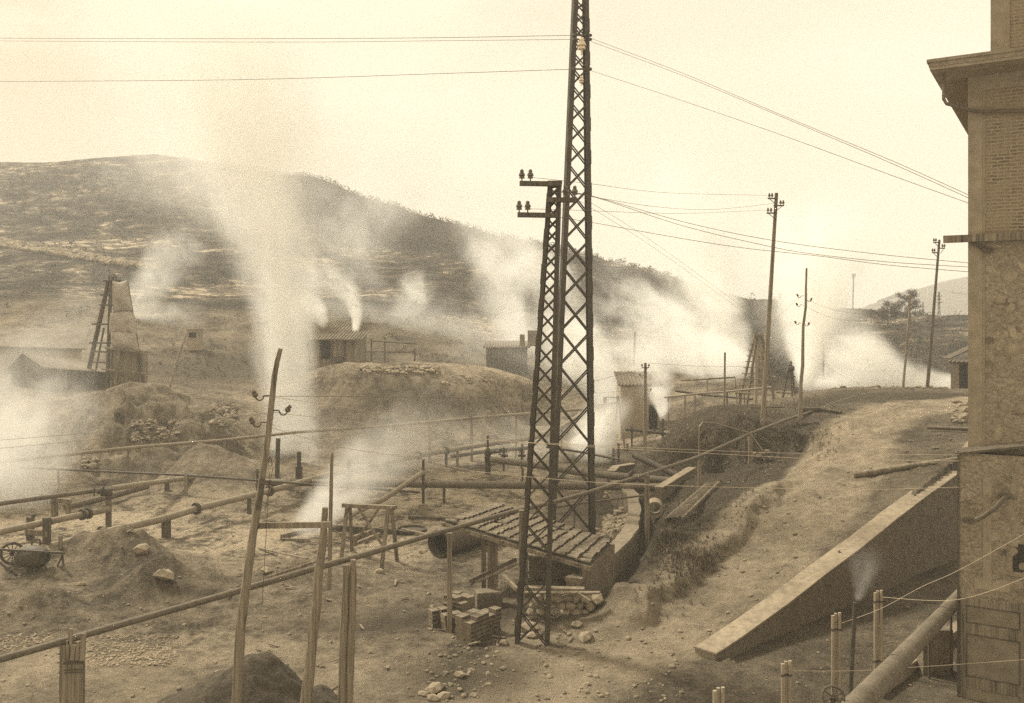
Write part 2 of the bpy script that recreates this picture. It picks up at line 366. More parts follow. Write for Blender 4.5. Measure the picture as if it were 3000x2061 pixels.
# retaining wall on the right of the ramp
WA = np.array((5.64, 24.2)); WB = np.array((16.5, 34.2)); WU = (WB - WA) / np.hypot(*(WB - WA)); WN = np.array((WU[1], -WU[0]))
BUMPS = [(P(330,1700,1).x, 0, 0, 0, 0)][:0]
def gpt(px, py, z=0): d = (CH - z) * F / (py - HOR); return ((px-1500)/F*d, d)
for px, py, r, rx, h in ((310,1665,2.7,1.4,1.15),(60,1790,2.2,1.2,.75),(560,1700,1.0,.8,.35),(420,1760,1.2,.7,.4),(480,1730,1.6,1.1,1.0),(620,1760,1.6,1.0,.4),(860,1690,1.3,1.1,.85),(1800,1822,1.3,.8,.42),(1900,1690,1.3,.7,.5),(2020,1650,1.2,.7,.4),(1000,1760,1.4,.8,.25)):
    x, y = gpt(px, py); BUMPS.append((x, y, r, rx, h))
def hz(x, y):
    x = np.atleast_1d(np.asarray(x, float)); y = np.atleast_1d(np.asarray(y, float)); z = np.zeros_like(x)
    for k in range(0, len(x), 20000):
        a = x[k:k+20000]; b = y[k:k+20000]
        z[k:k+20000] = np.sqrt((a[:, None]-CP[:, 0])**2 + (b[:, None]-CP[:, 1])**2 + 2.0) @ W[:-1] + W[-1]
    d = np.hypot(x, y)
    for bx, by, rx, ry, h in BUMPS:
        q = ((x-bx)/rx)**2 + ((y-by)/ry)**2
        z += h * np.exp(-q*1.1) * (1 + .8 * fbm(x*.9, y*.9, 4, 5))
    # eroded gullies on steep banks, tussocks, general roughness
    amp = np.clip((d-60)/120, 0, 1)
    z += .10 * fbm(x*1.7, y*1.7, 4, 1, .6) + .14 * fbm(x*.35, y*.35, 3, 9)
    z += amp * (2.2 * fbm(x*.035, y*.035, 5, 20, .55) + 1.0 * np.abs(vnoise(x*.02+3, z*.30, 44)))
    gx, gy = P(1350,1200,71).x, 71
    w = np.exp(-(((x-gx)/13)**2 + ((y-gy)/5)**2)); z += w * 1.7 * np.abs(vnoise((x + .5*y)*.75, y*.08, 31)) + w * .5 * fbm(x*.9, y*.5, 3, 32)
    gx = P(2230,1300,44).x; w = np.exp(-(((x-gx)/6)**2 + ((y-44.4)/2)**2)); z += w * 1.0 * fbm(x*1.1, y*.8, 4, 33, .6)
    gx = P(450,1250,57).x; w = np.exp(-(((x-gx)/8)**2 + ((y-57)/6)**2)); z += w * 2.2 * fbm(x*.42, y*.42, 5, 35, .6)
    # worn step between the road and the shoulder on its left
    ex, ey, fx_, fy_ = 3.33, 25.7, 11.46, 36.4; ln = math.hypot(fx_-ex, fy_-ey); sx, sy = (fx_-ex)/ln, (fy_-ey)/ln
    s = (x-ex)*sx + (y-ey)*sy; n = -(x-ex)*sy + (y-ey)*sx + .55*fbm(x*.8, y*.8, 3, 71)
    z += .42*np.clip(n/.3, 0, 1)*np.clip(1-(n-.3)/5, 0, 1)*np.clip((s+1)/2, 0, 1)*np.clip((ln+1-s)/3, 0, 1)
    # narrow ditch along the right foot of the low curved wall
    cwp = ((1.7,26.4),(2.03,27.4),(2.63,28.6),(3.30,30.2),(4.05,32.2),(4.61,34.0),(5.19,37.3),(5.52,40.6))
    best = np.full_like(x, 1e9)
    for (x0, y0), (x1, y1) in zip(cwp[:-1], cwp[1:]):
        dx, dy = x1-x0, y1-y0; l2 = dx*dx+dy*dy; tt = np.clip(((x-x0)*dx+(y-y0)*dy)/l2, 0, 1); sd = ((x-x0)*dy-(y-y0)*dx)/math.sqrt(l2)
        dist = np.hypot(x-x0-tt*dx, y-y0-tt*dy); best = np.minimum(best, np.where(sd > -.9, dist, 1e9))
    z = np.where(best < 1.0, z*(1-np.clip(1.4-best*1.4, 0, 1)) + np.minimum(z, .35)*np.clip(1.4-best*1.4, 0, 1), z)
    # low yard behind the retaining wall
    s = (x-WA[0])*WU[0] + (y-WA[1])*WU[1]; n = (x-WA[0])*WN[0] + (y-WA[1])*WN[1]
    slot = (n > -.28) & (s > -.2) & (s < 34) & (n < 60)
    z = np.where(slot, .02 + .05*fbm(x*.5, y*.5, 3, 3), z)
    return z
_dd = np.concatenate([np.arange(10, 60, .08), np.arange(60, 130, .25), np.arange(130, 420, 1.0)])
def G(px, py, dmin=0):                 # the ground point seen at a picture position
    dd = _dd[_dd > dmin]
    x = (px-1500)/F*dd; rz = CH + (HOR-py)/F*dd; h = hz(x, dd)
    k = np.where(rz < h)[0]
    if len(k) == 0: return P(px, py, 200)
    i = k[0]; return Vector((x[i], dd[i], h[i]))
def Gd(px, d): x = (px-1500)/F*d; return Vector((x, d, float(hz(x, d)[0])))
def GX(x, y): return Vector((x, y, float(hz(x, y)[0])))

def make_terrain():
    cols = np.concatenate([np.linspace(-2600, -250, 60)[:-1], np.arange(-250, 3150, 7.0), np.linspace(3150, 5400, 60)])
    rows = [9.0]
    while rows[-1] < 480: rows.append(rows[-1] * 1.0062)
    rows += [560, 700, 1000, 1500, 2500]
    rows = np.array(rows); nx, ny = len(cols), len(rows)
    global GR; U, D = np.meshgrid((cols-1500)/F, rows); X = U*D; Y = D
    Z = hz(X.ravel(), Y.ravel()).reshape(X.shape)
    Z[-5:] = -4; GR = (cols, rows, Z)
    v = np.stack([X, Y, Z], -1).reshape(-1, 3)
    i = np.arange(ny-1)[:, None]*nx + np.arange(nx-1)[None]; i = i.ravel()
    f = np.stack([i, i+1, i+nx+1, i+nx], 1)
    me = bpy.data.meshes.new('ground'); me.vertices.add(len(v)); me.vertices.foreach_set('co', v.ravel())
    me.loops.add(f.size); me.loops.foreach_set('vertex_index', f.ravel().astype(np.int32))
    me.polygons.add(len(f)); me.polygons.foreach_set('loop_start', np.arange(0, f.size, 4, dtype=np.int32)); me.polygons.foreach_set('loop_total', np.full(len(f), 4, np.int32))
    me.polygons.foreach_set('use_smooth', np.ones(len(f), bool))
    me.update(calc_edges=True); me.validate()
    x, y, z = v.T; d = np.hypot(x, y); px = 1500 + F*x/y; py = HOR + F*(CH-z)/y
    def blob(cx, cy, rx, ry, a=1): return a*np.exp(-(((x-cx)/rx)**2 + ((y-cy)/ry)**2))
    def gb(px_, py_, rx, ry, z_=0, a=1): g = gpt(px_, py_, z_); return blob(g[0], g[1], rx, ry, a)
    # road: polyline of world points
    road = np.zeros_like(x)
    def strip(pts, w, a=1, soft=1.2):
        best = np.full_like(x, 1e9)
        for (x0, y0), (x1, y1) in zip(pts[:-1], pts[1:]):
            dx, dy = x1-x0, y1-y0; t = np.clip(((x-x0)*dx+(y-y0)*dy)/(dx*dx+dy*dy), 0, 1)
            best = np.minimum(best, np.hypot(x-x0-t*dx, y-y0-t*dy))
        return a*np.clip((w-best)/soft, 0, 1)
    r1 = [gpt(1300,2250), gpt(1650,1960), gpt(2050,1760,.5), gpt(2280,1560,1.6), gpt(2430,1380,3), gpt(2520,1250,3.8), gpt(2680,1190,4.4), gpt(2900,1178,4.4)]
    road = np.maximum(strip(r1, 2.5+.9*fbm(x*.5, y*.5, 4, 77), 1, .8), .75*strip([gpt(1150,2080), gpt(900,2000), gpt(300,2000), gpt(-300,2050)], 3.5, 1, 2))
    rut = strip([(a+.75, b-.3) for a, b in r1], .5, .5, .5) + strip([(a-.75, b+.5) for a, b in r1], .5, .5, .5)
    road = np.clip(road*.7 + .4*rut*(road > .05), 0, 1)
    ns = fbm(x*.25, y*.25, 4, 60)
    pale = gb(450,1560,7,4) + gb(850,1600,7,3) + gb(1250,1430,9,5) + gb(1500,1440,8,4,0,.8) + gb(100,1560,6,5) + gb(560,1880,3.2,1.6,0,.5) + gb(600,1530,10,1.6) + gb(1150,1460,8,2.5) + gb(2130,1150,9,5,3.5,.8)
    pale = pale*np.clip(1.6-z*2.5, 0, 1)*(z < 1)
    pale = np.clip(pale + blob(P(1050,1090,83).x, 84, 7, 3, .9) + blob(P(1200,1100,80).x, 80, 12, 2.2, .7), 0, 1)
    grass = gb(1990,1330,3.2,5,2,1) + gb(2080,1300,4,3,3,.9) + gb(1930,1340,3,5,1,.9) + gb(2200,1300,4,1.6,3,.85) + gb(2150,1440,4,3,1.8,.35) + gb(2000,1560,2.2,2.5,1,.7) + gb(1960,1660,1.6,1.0,.7,.8) + gb(2230,1470,2,5,1.6,.5)
    grass += gb(2150,1430,5,5,1.9,.25) + gb(2400,1180,9,2.5,4,.55) + gb(2500,1250,2.5,2.5,3.9,.7) + gb(2700,1160,10,1.6,4.5,.8) + gb(1920,1780,1.8,1,.3,.4) + gb(2210,1190,4,3,3.9,.6) + .32*(y < 62)*(x > 1.5) + .2*(ns > .1)*(y < 62)*(x > 2)
    grass += blob(P(600,1080,88).x, 90, 9, 10, .9) + blob(P(1150,1060,99).x, 98, 14, 8, .5) + blob(P(1250,1190,72).x, 71.5, 13, 2.6, .6) + blob(P(430,1260,57).x, 58, 7, 5, .25)
    grass = grass*(1-np.clip(road*1.6, 0, 1))
    hill = np.clip((y-98)/22 + .3*ns, 0, 1)
    hill = np.maximum(hill, np.clip((px-2150)/60, 0, 1)*np.clip((y-84)/10, 0, 1))
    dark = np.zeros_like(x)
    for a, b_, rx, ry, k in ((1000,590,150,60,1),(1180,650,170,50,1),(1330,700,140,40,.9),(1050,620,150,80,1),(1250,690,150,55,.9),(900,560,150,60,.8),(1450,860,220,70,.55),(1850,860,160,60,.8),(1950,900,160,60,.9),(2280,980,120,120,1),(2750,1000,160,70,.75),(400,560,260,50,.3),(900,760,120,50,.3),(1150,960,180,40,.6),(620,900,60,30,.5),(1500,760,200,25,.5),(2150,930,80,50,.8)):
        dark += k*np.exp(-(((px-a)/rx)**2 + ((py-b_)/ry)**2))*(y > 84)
    dark_patch = gb(1150,1830,3.5,.9,0,.7) + gb(420,1668,1.5,.35,.7,.9) + gb(560,1720,1.2,.3,.5,.8) + gb(1370,1990,1.7,1.2,0,.9) + gb(1240,1800,2.2,1,0,.5) + gb(1620,1800,2.5,.8,0,.9) + gb(880,1480,4,3,0,.5) + gb(300,1610,3,.5,0,.5) + gb(2000,1620,.8,4,.9,.4)  # darker patches on heap faces, by the shed, below a pipe, in the yard
    for n, a in (('road', road), ('pale', pale), ('grass', grass), ('hill', hill), ('dark', dark), ('dark_patch', dark_patch)):
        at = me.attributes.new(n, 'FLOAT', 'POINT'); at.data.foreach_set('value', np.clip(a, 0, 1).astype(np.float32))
    me.materials.append(MATS['ground'])
    o = bpy.data.objects.new('ground', me); COL.objects.link(o)
    tag(o, 'bare trampled earth yard rising by ramps and banks to a scrubby hillside', 'ground', None, 'structure')
    return o
make_terrain()
_hz_exact = hz
def hz(x, y):                          # fast look-up on the finished terrain sheet
    x = np.atleast_1d(np.asarray(x, float)); y = np.atleast_1d(np.asarray(y, float)); x, y = np.broadcast_arrays(x, y)
    cols, rows, Z = GR; u = 1500 + F*x/np.maximum(y, 1); i = np.clip(np.searchsorted(cols, u)-1, 0, len(cols)-2); j = np.clip(np.searchsorted(rows, y)-1, 0, len(rows)-2)
    fu = np.clip((u-cols[i])/(cols[i+1]-cols[i]), 0, 1); fv = np.clip((y-rows[j])/(rows[j+1]-rows[j]), 0, 1)
    return (Z[j,i]*(1-fu)+Z[j,i+1]*fu)*(1-fv) + (Z[j+1,i]*(1-fu)+Z[j+1,i+1]*fu)*fv
def far_hill():
    m = MB(); prof = [(2380,935),(2500,925),(2620,905),(2700,880),(2760,850),(2836,828),(2950,800),(3200,760),(3600,780),(4100,850),(4600,935)]
    vs = []; D0 = 700
    xs = np.interp(np.linspace(0, 1, 70), np.linspace(0, 1, len(prof)), [p[0] for p in prof]); ys = np.interp(xs, [p[0] for p in prof], [p[1] for p in prof])
    n = 12
    for i, (a, b) in enumerate(zip(xs, ys)):
        top = P(a, b, D0).z
        for k in range(n):
            t = k/(n-1); ph = math.sin(min(t*1.25, 1)*math.pi/2) if t < .8 else 1-(t-.8)*2
            q = P(a, 930, D0); vs.append((q.x + 25*float(vnoise(np.array([i*.3]), np.array([k*.7]))[0]), D0 - 180 + t*330, -5 + (top+5)*ph*(1 + .03*float(vnoise(np.array([i*.5]), np.array([k*.5]), 4)[0]))))
    fs = [(i*n+k, (i+1)*n+k, (i+1)*n+k+1, i*n+k+1) for i in range(len(xs)-1) for k in range(n-1)]
    m.add(vs, fs); o = m.build('hills', 'far_foliage', smooth=True); tag(o, None, None, None, 'structure')
far_hill()
# ================================================================== small builders
def rod(m, a, b, r0, r1=None, n=8, **k): return m.tube([a, b], [r0, r0 if r1 is None else r1], n, **k)
def pipe_run(name, label, pts, r, mat, flanges=(), group=None, cat='pipe', n=12, joints=True):
    """pts: (px, py, d) along the pipe"""
    w = [P(*p) for p in pts]; t = thing(name, label, cat, w[0], group)
    m = MB(); fine = []
    for a, b in zip(w[:-1], w[1:]):
        k = max(1, int((b-a).length/3)); fine += [a.lerp(b, i/k) for i in range(k)]
    fine.append(w[-1]); m.tube(fine, r, n); m.build('pipe_body', mat, t, smooth=True)
    if joints:
        for a, b in list(zip(fine[:-1:2], fine[1::2]))[1:]: j = MB(); d = (b-a).normalized(); rod(j, a, a+d*.09, r*1.12, n=n); j.build('joint_sleeve', mat, t, smooth=True)
    for px in flanges:
        for a, b, pa, pb in zip(w[:-1], w[1:], pts[:-1], pts[1:]):
            if min(pa[0], pb[0]) <= px <= max(pa[0], pb[0]):
                # point on the segment that projects to px
                lo, hi = 0, 1
                for _ in range(30):
                    mid = (lo+hi)/2; q = a.lerp(b, mid); qx = 1500+F*q.x/q.y
                    if (qx < px) == (pb[0] > pa[0]): lo = mid
                    else: hi = mid
                c = a.lerp(b, lo); d = (b-a).normalized(); f = MB()
                rod(f, c-d*.05, c-d*.008, r*1.75, n=16); rod(f, c+d*.008, c+d*.05, r*1.75, n=16)
                x = d.cross(Vector((0,0,1))).normalized(); y = d.cross(x)
                for k in range(8):
                    e = (x*math.cos(k*.785)+y*math.sin(k*.785))*r*1.45; rod(f, c+e-d*.08, c+e+d*.08, .02, n=5)
                f.build('flange', 'iron', t); break
    return t
def post(name, label, top, base_d, w, mat, group=None, round_=False, base=None, cat='post', seed=0, sink=.4):
    """top: (px, py); stands on the ground at depth base_d below top (or at base=(px, d))"""
    bx, bd = base if base else (top[0], base_d)
    g = Gd(bx, bd); tp = P(top[0], top[1], bd)
    m = MB()
    if round_:
        rnd = random.Random(seed); pts = []; rs = []
        for i in range(9):
            t = i/8; q = (g-Vector((0,0,sink))).lerp(tp, t); pts.append(q + Vector((rnd.uniform(-1,1), 0, 0))*w*.12*(0 < i < 8)); rs.append(w/2*(1.12-.28*t))
        m.tube(pts, rs, 9, wob=.12, seed=seed)
    else: m.bar(g-Vector((0,0,sink)), tp, w, w*.9)
    o = m.build(name, mat, smooth=round_); tag(o, label, cat, group); return o
def insulator(t, c, s=1.0, mat='porcelain_dark', axis=(0,0,1)):
    m = MB(); m.lathe(c, [(.02*s,-.12*s),(.02*s,0),(.085*s,0),(.07*s,.06*s),(.05*s,.07*s),(.10*s,.075*s),(.075*s,.15*s),(.045*s,.16*s),(.06*s,.2*s),(.04*s,.25*s),(.01*s,.26*s)], 12, axis)
    return m.build('insulator', mat, t, smooth=True)
def hook_insulator(t, p, side, s=1.0):
    """curled iron bracket with a small insulator, off the side of a pole"""
    p = Vector(p); pts = [p]
    for k in range(9):
        a = math.pi*(k/8); pts.append(p + Vector((side*(.13+.08-.08*math.cos(a))*s, -.02, -.09*math.sin(a)*s)))
    m = MB(); m.tube(pts, .014*s, 6)
    b = m.build('bracket', 'iron', t, smooth=True)
    e = pts[-1]; q = MB(); q.lathe(e, [(.03*s,-.03*s),(.06*s,0),(.05*s,.05*s),(.035*s,.06*s),(.055*s,.08*s),(.03*s,.12*s)], 10, (side*.5, 0, 1)); q.build('insulator', 'porcelain_dark', b, smooth=True)
def wire(label, pts, r=.006, mat='wire', group='overhead wires', sag=0, name='wire'):
    w = [P(*p) for p in pts]; fine = []
    for i in range(len(w)-1):                      # Catmull-Rom
        p0 = w[max(i-1, 0)]; p1 = w[i]; p2 = w[i+1]; p3 = w[min(i+2, len(w)-1)]
        for k in range(10):
            t = k/10; fine.append(.5*((2*p1)+(p2-p0)*t+(2*p0-5*p1+4*p2-p3)*t*t+(3*p1-p0-3*p2+p3)*t**3) - Vector((0,0,sag*4*t*(1-t) if len(w) == 2 else 0)))
    fine.append(w[-1]); m = MB(); m.tube(fine, r, 4); o = m.build(name, mat); tag(o, label, 'wire', group); return o
def lattice(t, bl, br, tl, tr, n, leg_w, bar_w, dep=.22):
    """flat lattice mast: two channel legs laced on both faces. corners are world points"""
    bl, br, tl, tr = map(Vector, (bl, br, tl, tr)); k = (br-bl).normalized(); back = Vector((-k.y, k.x, 0))*dep
    for a, b in ((bl, tl), (br, tr)):
        m = MB(); m.bar(a-Vector((0,0,.3)), b, leg_w, .03, up=back); s = (k*leg_w*.5)*(1 if a is bl else -1)
        m.bar(a-Vector((0,0,.3))+back, b+back, leg_w, .03, up=back)
        m.bar(a-Vector((0,0,.3))-s*.9+back*.5, b-s*.9+back*.5, dep*.96, .012, up=k)
        # batten plates that stand proud of the leg
        for i in range(n*1):
            c = a.lerp(b, (i+.5)/n); m.bar(c-(b-a).normalized()*.28-s*.35-back*.06, c+(b-a).normalized()*.28-s*.35-back*.06, leg_w*.85, .012, up=back)
        m.build('leg', 'lattice_iron', t)
    for face, off in ((0, Vector((0,0,0))), (1, back)):
        m = MB(); u = 0; tt = []
        H = (tl-bl).length; wb = (br-bl).length; wt = (tr-tl).length
        while u < 1: tt.append(u); wcur = wb+(wt-wb)*u; u += max(.004, 1.05*wcur*(1 if face == 0 else 1)/H)
        tt.append(1)
        for a, b in zip(tt[:-1], tt[1:]):
            la, lb = bl.lerp(tl, a)+off, bl.lerp(tl, b)+off; ra, rb = br.lerp(tr, a)+off, br.lerp(tr, b)+off
            e = back*(.05 if face == 0 else -.05)
            m.bar(la+e, rb+e, bar_w, .012, up=back); m.bar(ra+e*2, lb+e*2, bar_w, .012, up=back)
        m.build('cross_bracing', 'lattice_iron', t)

# ================================================================== two iron pylons
tb = thing('lattice_pylon', 'tallest dark iron lattice pylon rising out of the top of the picture', 'pylon', GX(2.4, 37.0))
d = 37.2
lattice(tb, P(1619,1560,d-.3), P(1738,1563,d+.2), P(1691,-70,d), P(1718,-70,d), 17, .19, .062, .26)
for (x, y, s, mt) in ((1704,145,1.9,'porcelain_white'), (1703,243,1.1,'porcelain_white')): insulator(tb, P(x, y, d-.35), s, mt)
for y in (104,116,203):
    m = MB(); m.bar(P(1682,y,d-.1), P(1728,y,d-.1), .06, .06)
    for x in (1684, 1730): m.lathe(P(x, y, d-.25), [(.03,-.1),(.07,-.06),(.07,.0),(.04,.06)], 8, (1,0,0))
    m.build('wire_clamp', 'iron', tb)
ta = thing('lattice_pylon', 'shorter iron lattice pylon with three timber crossarms in front of tiled shed', 'pylon', GX(.5, 25.3))
d = 25.3
lattice(ta, P(1511,1888,d+.1), P(1600,1895,d-.1), P(1610,545,d), P(1636,545,d), 13, .105, .038, .18)
m = MB(); m.box(P(1625,536,d+.09), (.40,.34,.07)); m.build('top_plate', 'lattice_iron', ta)
for y, x0, x1 in ((538,1522,1646),(586,1604,1690),(630,1516,1634)):
    m = MB(); a, b = P(x0, y, d-.12), P(x1, y+(2 if x0 < 1600 else 1), d-.12); m.bar(a, b, .13, .13); m.bar(a+Vector((.35,-.07,0)), b+Vector((-.02,-.07,-.02)), .012, .09)
    arm = m.build('crossarm', 'dark_wood', ta)
    for ix in ((1529,1554) if x0 == 1522 else (1657,1684) if x0 == 1604 else (1521,1546)): insulator(arm if False else ta, P(ix, y-15, d-.12), .95)
m = MB()
for a, b in (((1532,1768),(1478,1688)),((1596,1830),(1500,1722))): pass
# ================================================================== crooked poles in the foreground
def crooked(name, label, pts, ws, d0, mat, group=None, cat='pole', seed=0, d1=None):
    """pts px,py from top to bottom; last point carried on to the ground"""
    d1 = d1 or d0; n = len(pts); t = None
    W = [P(a, b, d0+(d1-d0)*i/(n-1)) for i, (a, b) in enumerate(pts)]
    e = W[-1]; g = GX(e.x, e.y)
    if e.z > g.z:
        dv = (W[-1]-W[-2]).normalized(); k = (e.z-g.z+.4)/max(.2, -dv.z); W.append(e+dv*k); ws = list(ws)+[ws[-1]*1.05]
    t = thing(name, label, cat, g, group); m = MB(); fine = []; rr = []
    for i in range(len(W)-1):
        for k in range(5): f = k/5; fine.append(W[i].lerp(W[i+1], f)); rr.append((ws[i]+(ws[i+1]-ws[i])*f)/2)
    fine.append(W[-1]); rr.append(ws[-1]/2); m.tube(fine, rr, 11, wob=.13, seed=seed); m.build('shaft', mat, t, smooth=True); return t
cp = crooked('insulator_pole', 'crooked wooden pole with a bent top and three hooked insulators', [(822,1022),(812,1060),(803,1110),(795,1190),(786,1272),(763,1440),(741,1570),(718,1740),(704,1850),(694,2061)], [.085,.10,.11,.115,.12,.135,.16,.18,.19,.22], 18, 'pale_wood', seed=3)
hook_insulator(cp, P(793,1160,18), -1, 1.0); hook_insulator(cp, P(799,1203,18), 1, 1.0); hook_insulator(cp, P(785,1238,18), -1, 1.0)
m = MB(); rod(m, P(790,1385,17.9), P(768,1770,17.9), .006, n=5); rod(m, P(800,1370,17.9), P(776,1500,17.9), .006, n=5); m.box(P(763,1450,17.88), (.10,.012,.62), Matrix.Rotation(.12, 3, 'Y')); m.build('down_wire', 'iron', cp)
m = MB(); c = P(791,1352,17.9); m.tube([c+Vector((0,0,.09)), c+Vector((-.035,0,.02)), c+Vector((-.035,0,-.09)), c+Vector((.035,0,-.09)), c+Vector((.035,0,.02)), c+Vector((0,0,.09))], .008, 5); m.build('wire_loop', 'iron', cp)
p2 = crooked('timber_post', 'knotty dark split timber post carrying a nailed horizontal plank', [(953,1488),(950,1530),(945,1600),(933,1676),(930,1763),(917,1851),(908,1960),(895,2061)], [.12,.13,.16,.17,.19,.20,.21,.24], 18.4, 'weathered_wood', 'leaning poles and posts in the foreground', 'post', 5)
m = MB(); m.bar(P(739,1541,18.1), P(968,1538,18.1), .05, .115); m.bar(P(950,1530,18.2), P(938,1592,18.2), .06, .16, up=(0,1,0)); m.build('plank', 'weathered_wood', p2)
p3 = crooked('timber_pole', 'slim straight pole standing just behind the knotty timber post', [(973,1327),(971,1400),(968,1540),(966,1640),(964,1726)], [.09,.12,.13,.135,.14], 30.3, 'weathered_wood', 'leaning poles and posts in the foreground', 'pole', 6)
for i, (pts, ws, lab) in enumerate((([(1014,1655),(1012,1750),(1007,1850),(1004,1950),(1001,2061)], [.13,.16,.18,.17,.19], 'left half of the split double post under the long pipe'), ([(1035,1640),(1033,1700),(1031,1800),(1027,1900),(1021,2061)], [.12,.18,.18,.19,.20], 'right half of the split double post under the long pipe'))):
    crooked('timber_post', lab, pts, ws, 20.4+i*.05, 'weathered_wood', 'leaning poles and posts in the foreground', 'post', 8+i)
# plank-clad post at the left
t = thing('timber_post', 'square post clad with nailed planks under the left end of long pipe', 'post', Gd(212,17.6), 'leaning poles and posts in the foreground')
m = MB(); b = Gd(208,17.6); m.bar(Vector((b.x, b.y, -.3)), P(213,1885,17.6), .37, .26); m.build('shaft', 'weathered_wood', t)
for x, y0, y1, w in ((198,1878,1935,.06),(214,1890,1935,.07),(228,1880,1935,.06),(244,1856,1938,.085),(207,1842,1888,.075)):
    m = MB(); m.bar(P(x-2, y1, 17.40), P(x+1, y0, 17.40), w, .03, up=(0,1,0)); m.build('plank', 'pale_wood', t)
m = MB()
for y in (1944, 1964, 1972): m.bar(P(186,y,17.36), P(242,y-2,17.36), .02, .05 if y == 1944 else .02)
m.build('iron_band', 'iron', t)

# ================================================================== long pipe over the foreground
pipe_run('pipeline', 'long slender pipe climbing diagonally from bottom left to the upper terrace', [(-60,1948,16.6),(0,1932,16.9),(165,1885,17.5),(351,1831,18),(562,1771,18.7),(700,1731,19.1),(925,1665,20.1),(1051,1630,20.8),(1262,1568,25),(1500,1500,28),(1624,1472,29.6),(1725,1443,31),(1900,1388,34.6),(2049,1338,39),(2198,1271,43),(2299,1232,46),(2353,1215,47.7),(2463,1175,53),(2617,1134,59.5)], .068, 'pipe_rust', cat='pipeline')
for i, (x, yt, d, w, lab) in enumerate(((1317,1562,26.4,.14,'squared timber post rising behind the hollow brick stack'), (1528,1495,27.6,.16,'pale timber post behind the left leg of the shorter pylon'), (1896,1392,34.3,.16,'stout timber post by the curved low wall'), (2049,1345,38.8,.13,'timber post beside the lattice walkway'), (2198,1275,42.9,.17,'white topped square post under the long pipe on bank'), (2184,1280,43.6,.09,'thin dark post just left of the square post on bank'), (2592,1143,58.4,.07,'short stake near the upper end of long pipe'))):
    post('pipe_support', lab, (x, yt), d, w, 'weathered_wood' if i != 5 else 'dark_wood', 'posts under the long diagonal pipe', cat='post')
m = MB(); m.tube([P(2047,1330,41)+Vector((0,0,-1.2)), P(2047,1325,41), P(2049,1250,41), P(2058,1238,41.2), P(2089,1239,41.5), P(2194,1268,42.8)], .032, 8); m.tube([P(2199,1272,42.6), P(2236,1322,42.2)], .03, 6)
tag(m.build('bent_pipe', 'pipe_light', smooth=True), 'thin arched pipe branching off the long pipe over the bank', 'pipe')

# ================================================================== yard pipes
YG = 'steam pipes crossing the yard'
pipe_run('steam_pipe', 'raised slender pipe running behind all the others past the left mound', [(-80,1362,45.5),(9,1353,46.5),(395,1311,50.4),(658,1290,54.3),(868,1267,56.3),(1196,1243,57.5),(1380,1226,58),(1599,1208,60),(1707,1200,62)], .09, 'pipe_light', (1380,), YG)
pipe_run('steam_pipe', 'dark upper pipe leading to the wheel valve at left', [(-60,1484,36.8),(0,1476,37.2),(272,1439,39.4),(325,1431,39.8)], .095, 'pipe_rust', (), YG)
pipe_run('steam_pipe', 'pale pipe with an open end vanishing into mid yard steam', [(325,1432,40.3),(430,1417,43),(544,1402,46.3),(658,1386,49.5),(776,1373,52.5),(963,1355,57)], .125, 'pipe_light', (), YG)
pipe_run('steam_pipe', 'low pipe with an open mouth resting in the timber frame', [(190,1488,42.3),(330,1453,44.3),(432,1425,46)], .15, 'pipe_rust', (), YG)
pipe_run('steam_pipe', 'thick pipe with two close flanges on posts at far left', [(-60,1572,34.6),(0,1559,35.3),(145,1528,37),(320,1492,39.4)], .135, 'pipe_light', (241,259), YG)
pipe_run('steam_pipe', 'longest flanged pipe running from the mixer to behind the pylons', [(150,1602,33.7),(298,1562,35.5),(482,1520,38),(575,1491,39.5),(789,1439,43.5),(963,1392,47.5),(1226,1335,54),(1419,1303,57),(1551,1285,58.4),(1599,1274,59),(1645,1252,61),(1703,1215,65)], .15, 'pipe_light', (298,575,789,1226,1307), YG)
pipe_run('steam_pipe', 'thick dark level pipe passing behind both pylons', [(750,1413,47.3),(1000,1416,45.5),(1244,1419,44),(1599,1423,42.8),(1952,1428,41.6)], .18, 'pipe_rust', (), YG)
pipe_run('steam_pipe', 'large pipe sloping right from the upright valve pipe', [(1440,1347,52.6),(1540,1359,50.4),(1707,1386,47),(1852,1399,44.8),(1985,1412,43.2)], .18, 'pipe_rust', (1852,), YG)
pipe_run('steam_pipe', 'thin dark pipe on stakes crossing the left half of yard', [(60,1371,48.2),(88,1372,48),(545,1393,45),(917,1420,44),(1230,1443,43)], .055, 'iron', (), YG, joints=False)
pipe_run('steam_pipe', 'inclined branch pipe dipping into steam beside the trestle', [(1240,1384,43),(1121,1465,41),(985,1530,39)], .115, 'pipe_light', (), YG)
pipe_run('steam_pipe', 'short secondary pipe under the longest pipe near the valves', [(1320,1338,56.2),(1430,1322,57),(1560,1312,57.5)], .12, 'pipe_rust', (), YG)
pipe_run('steam_pipe', 'dark open pipe propped at a slant over the wall end', [(1857,1334,44),(1983,1393,42)], .15, 'iron', (), YG, joints=False)
pipe_run('steam_pipe', 'thin pipe bending along the valley behind the taller pylon', [(1600,1310,56),(1707,1326,56),(1812,1346,54)], .07, 'iron', (), YG, joints=False)
pipe_run('steam_pipe', 'thin rail like pipe low behind the tiled shed', [(1600,1490,38),(1720,1473,38.4),(1885,1452,39)], .045, 'pipe_rust', (), YG, joints=False)
pipe_run('steam_pipe', 'pipe leaving the small tiled hut to the left', [(1770,1185,69),(1885,1173,69)], .09, 'pipe_rust', (), YG, joints=False)
pipe_run('steam_pipe', 'dark pipe between two standpipes below the small tiled hut', [(1830,1258,62.5),(1939,1270,62.8),(1975,1276,62.8)], .10, 'iron', (1939,), YG, joints=False)
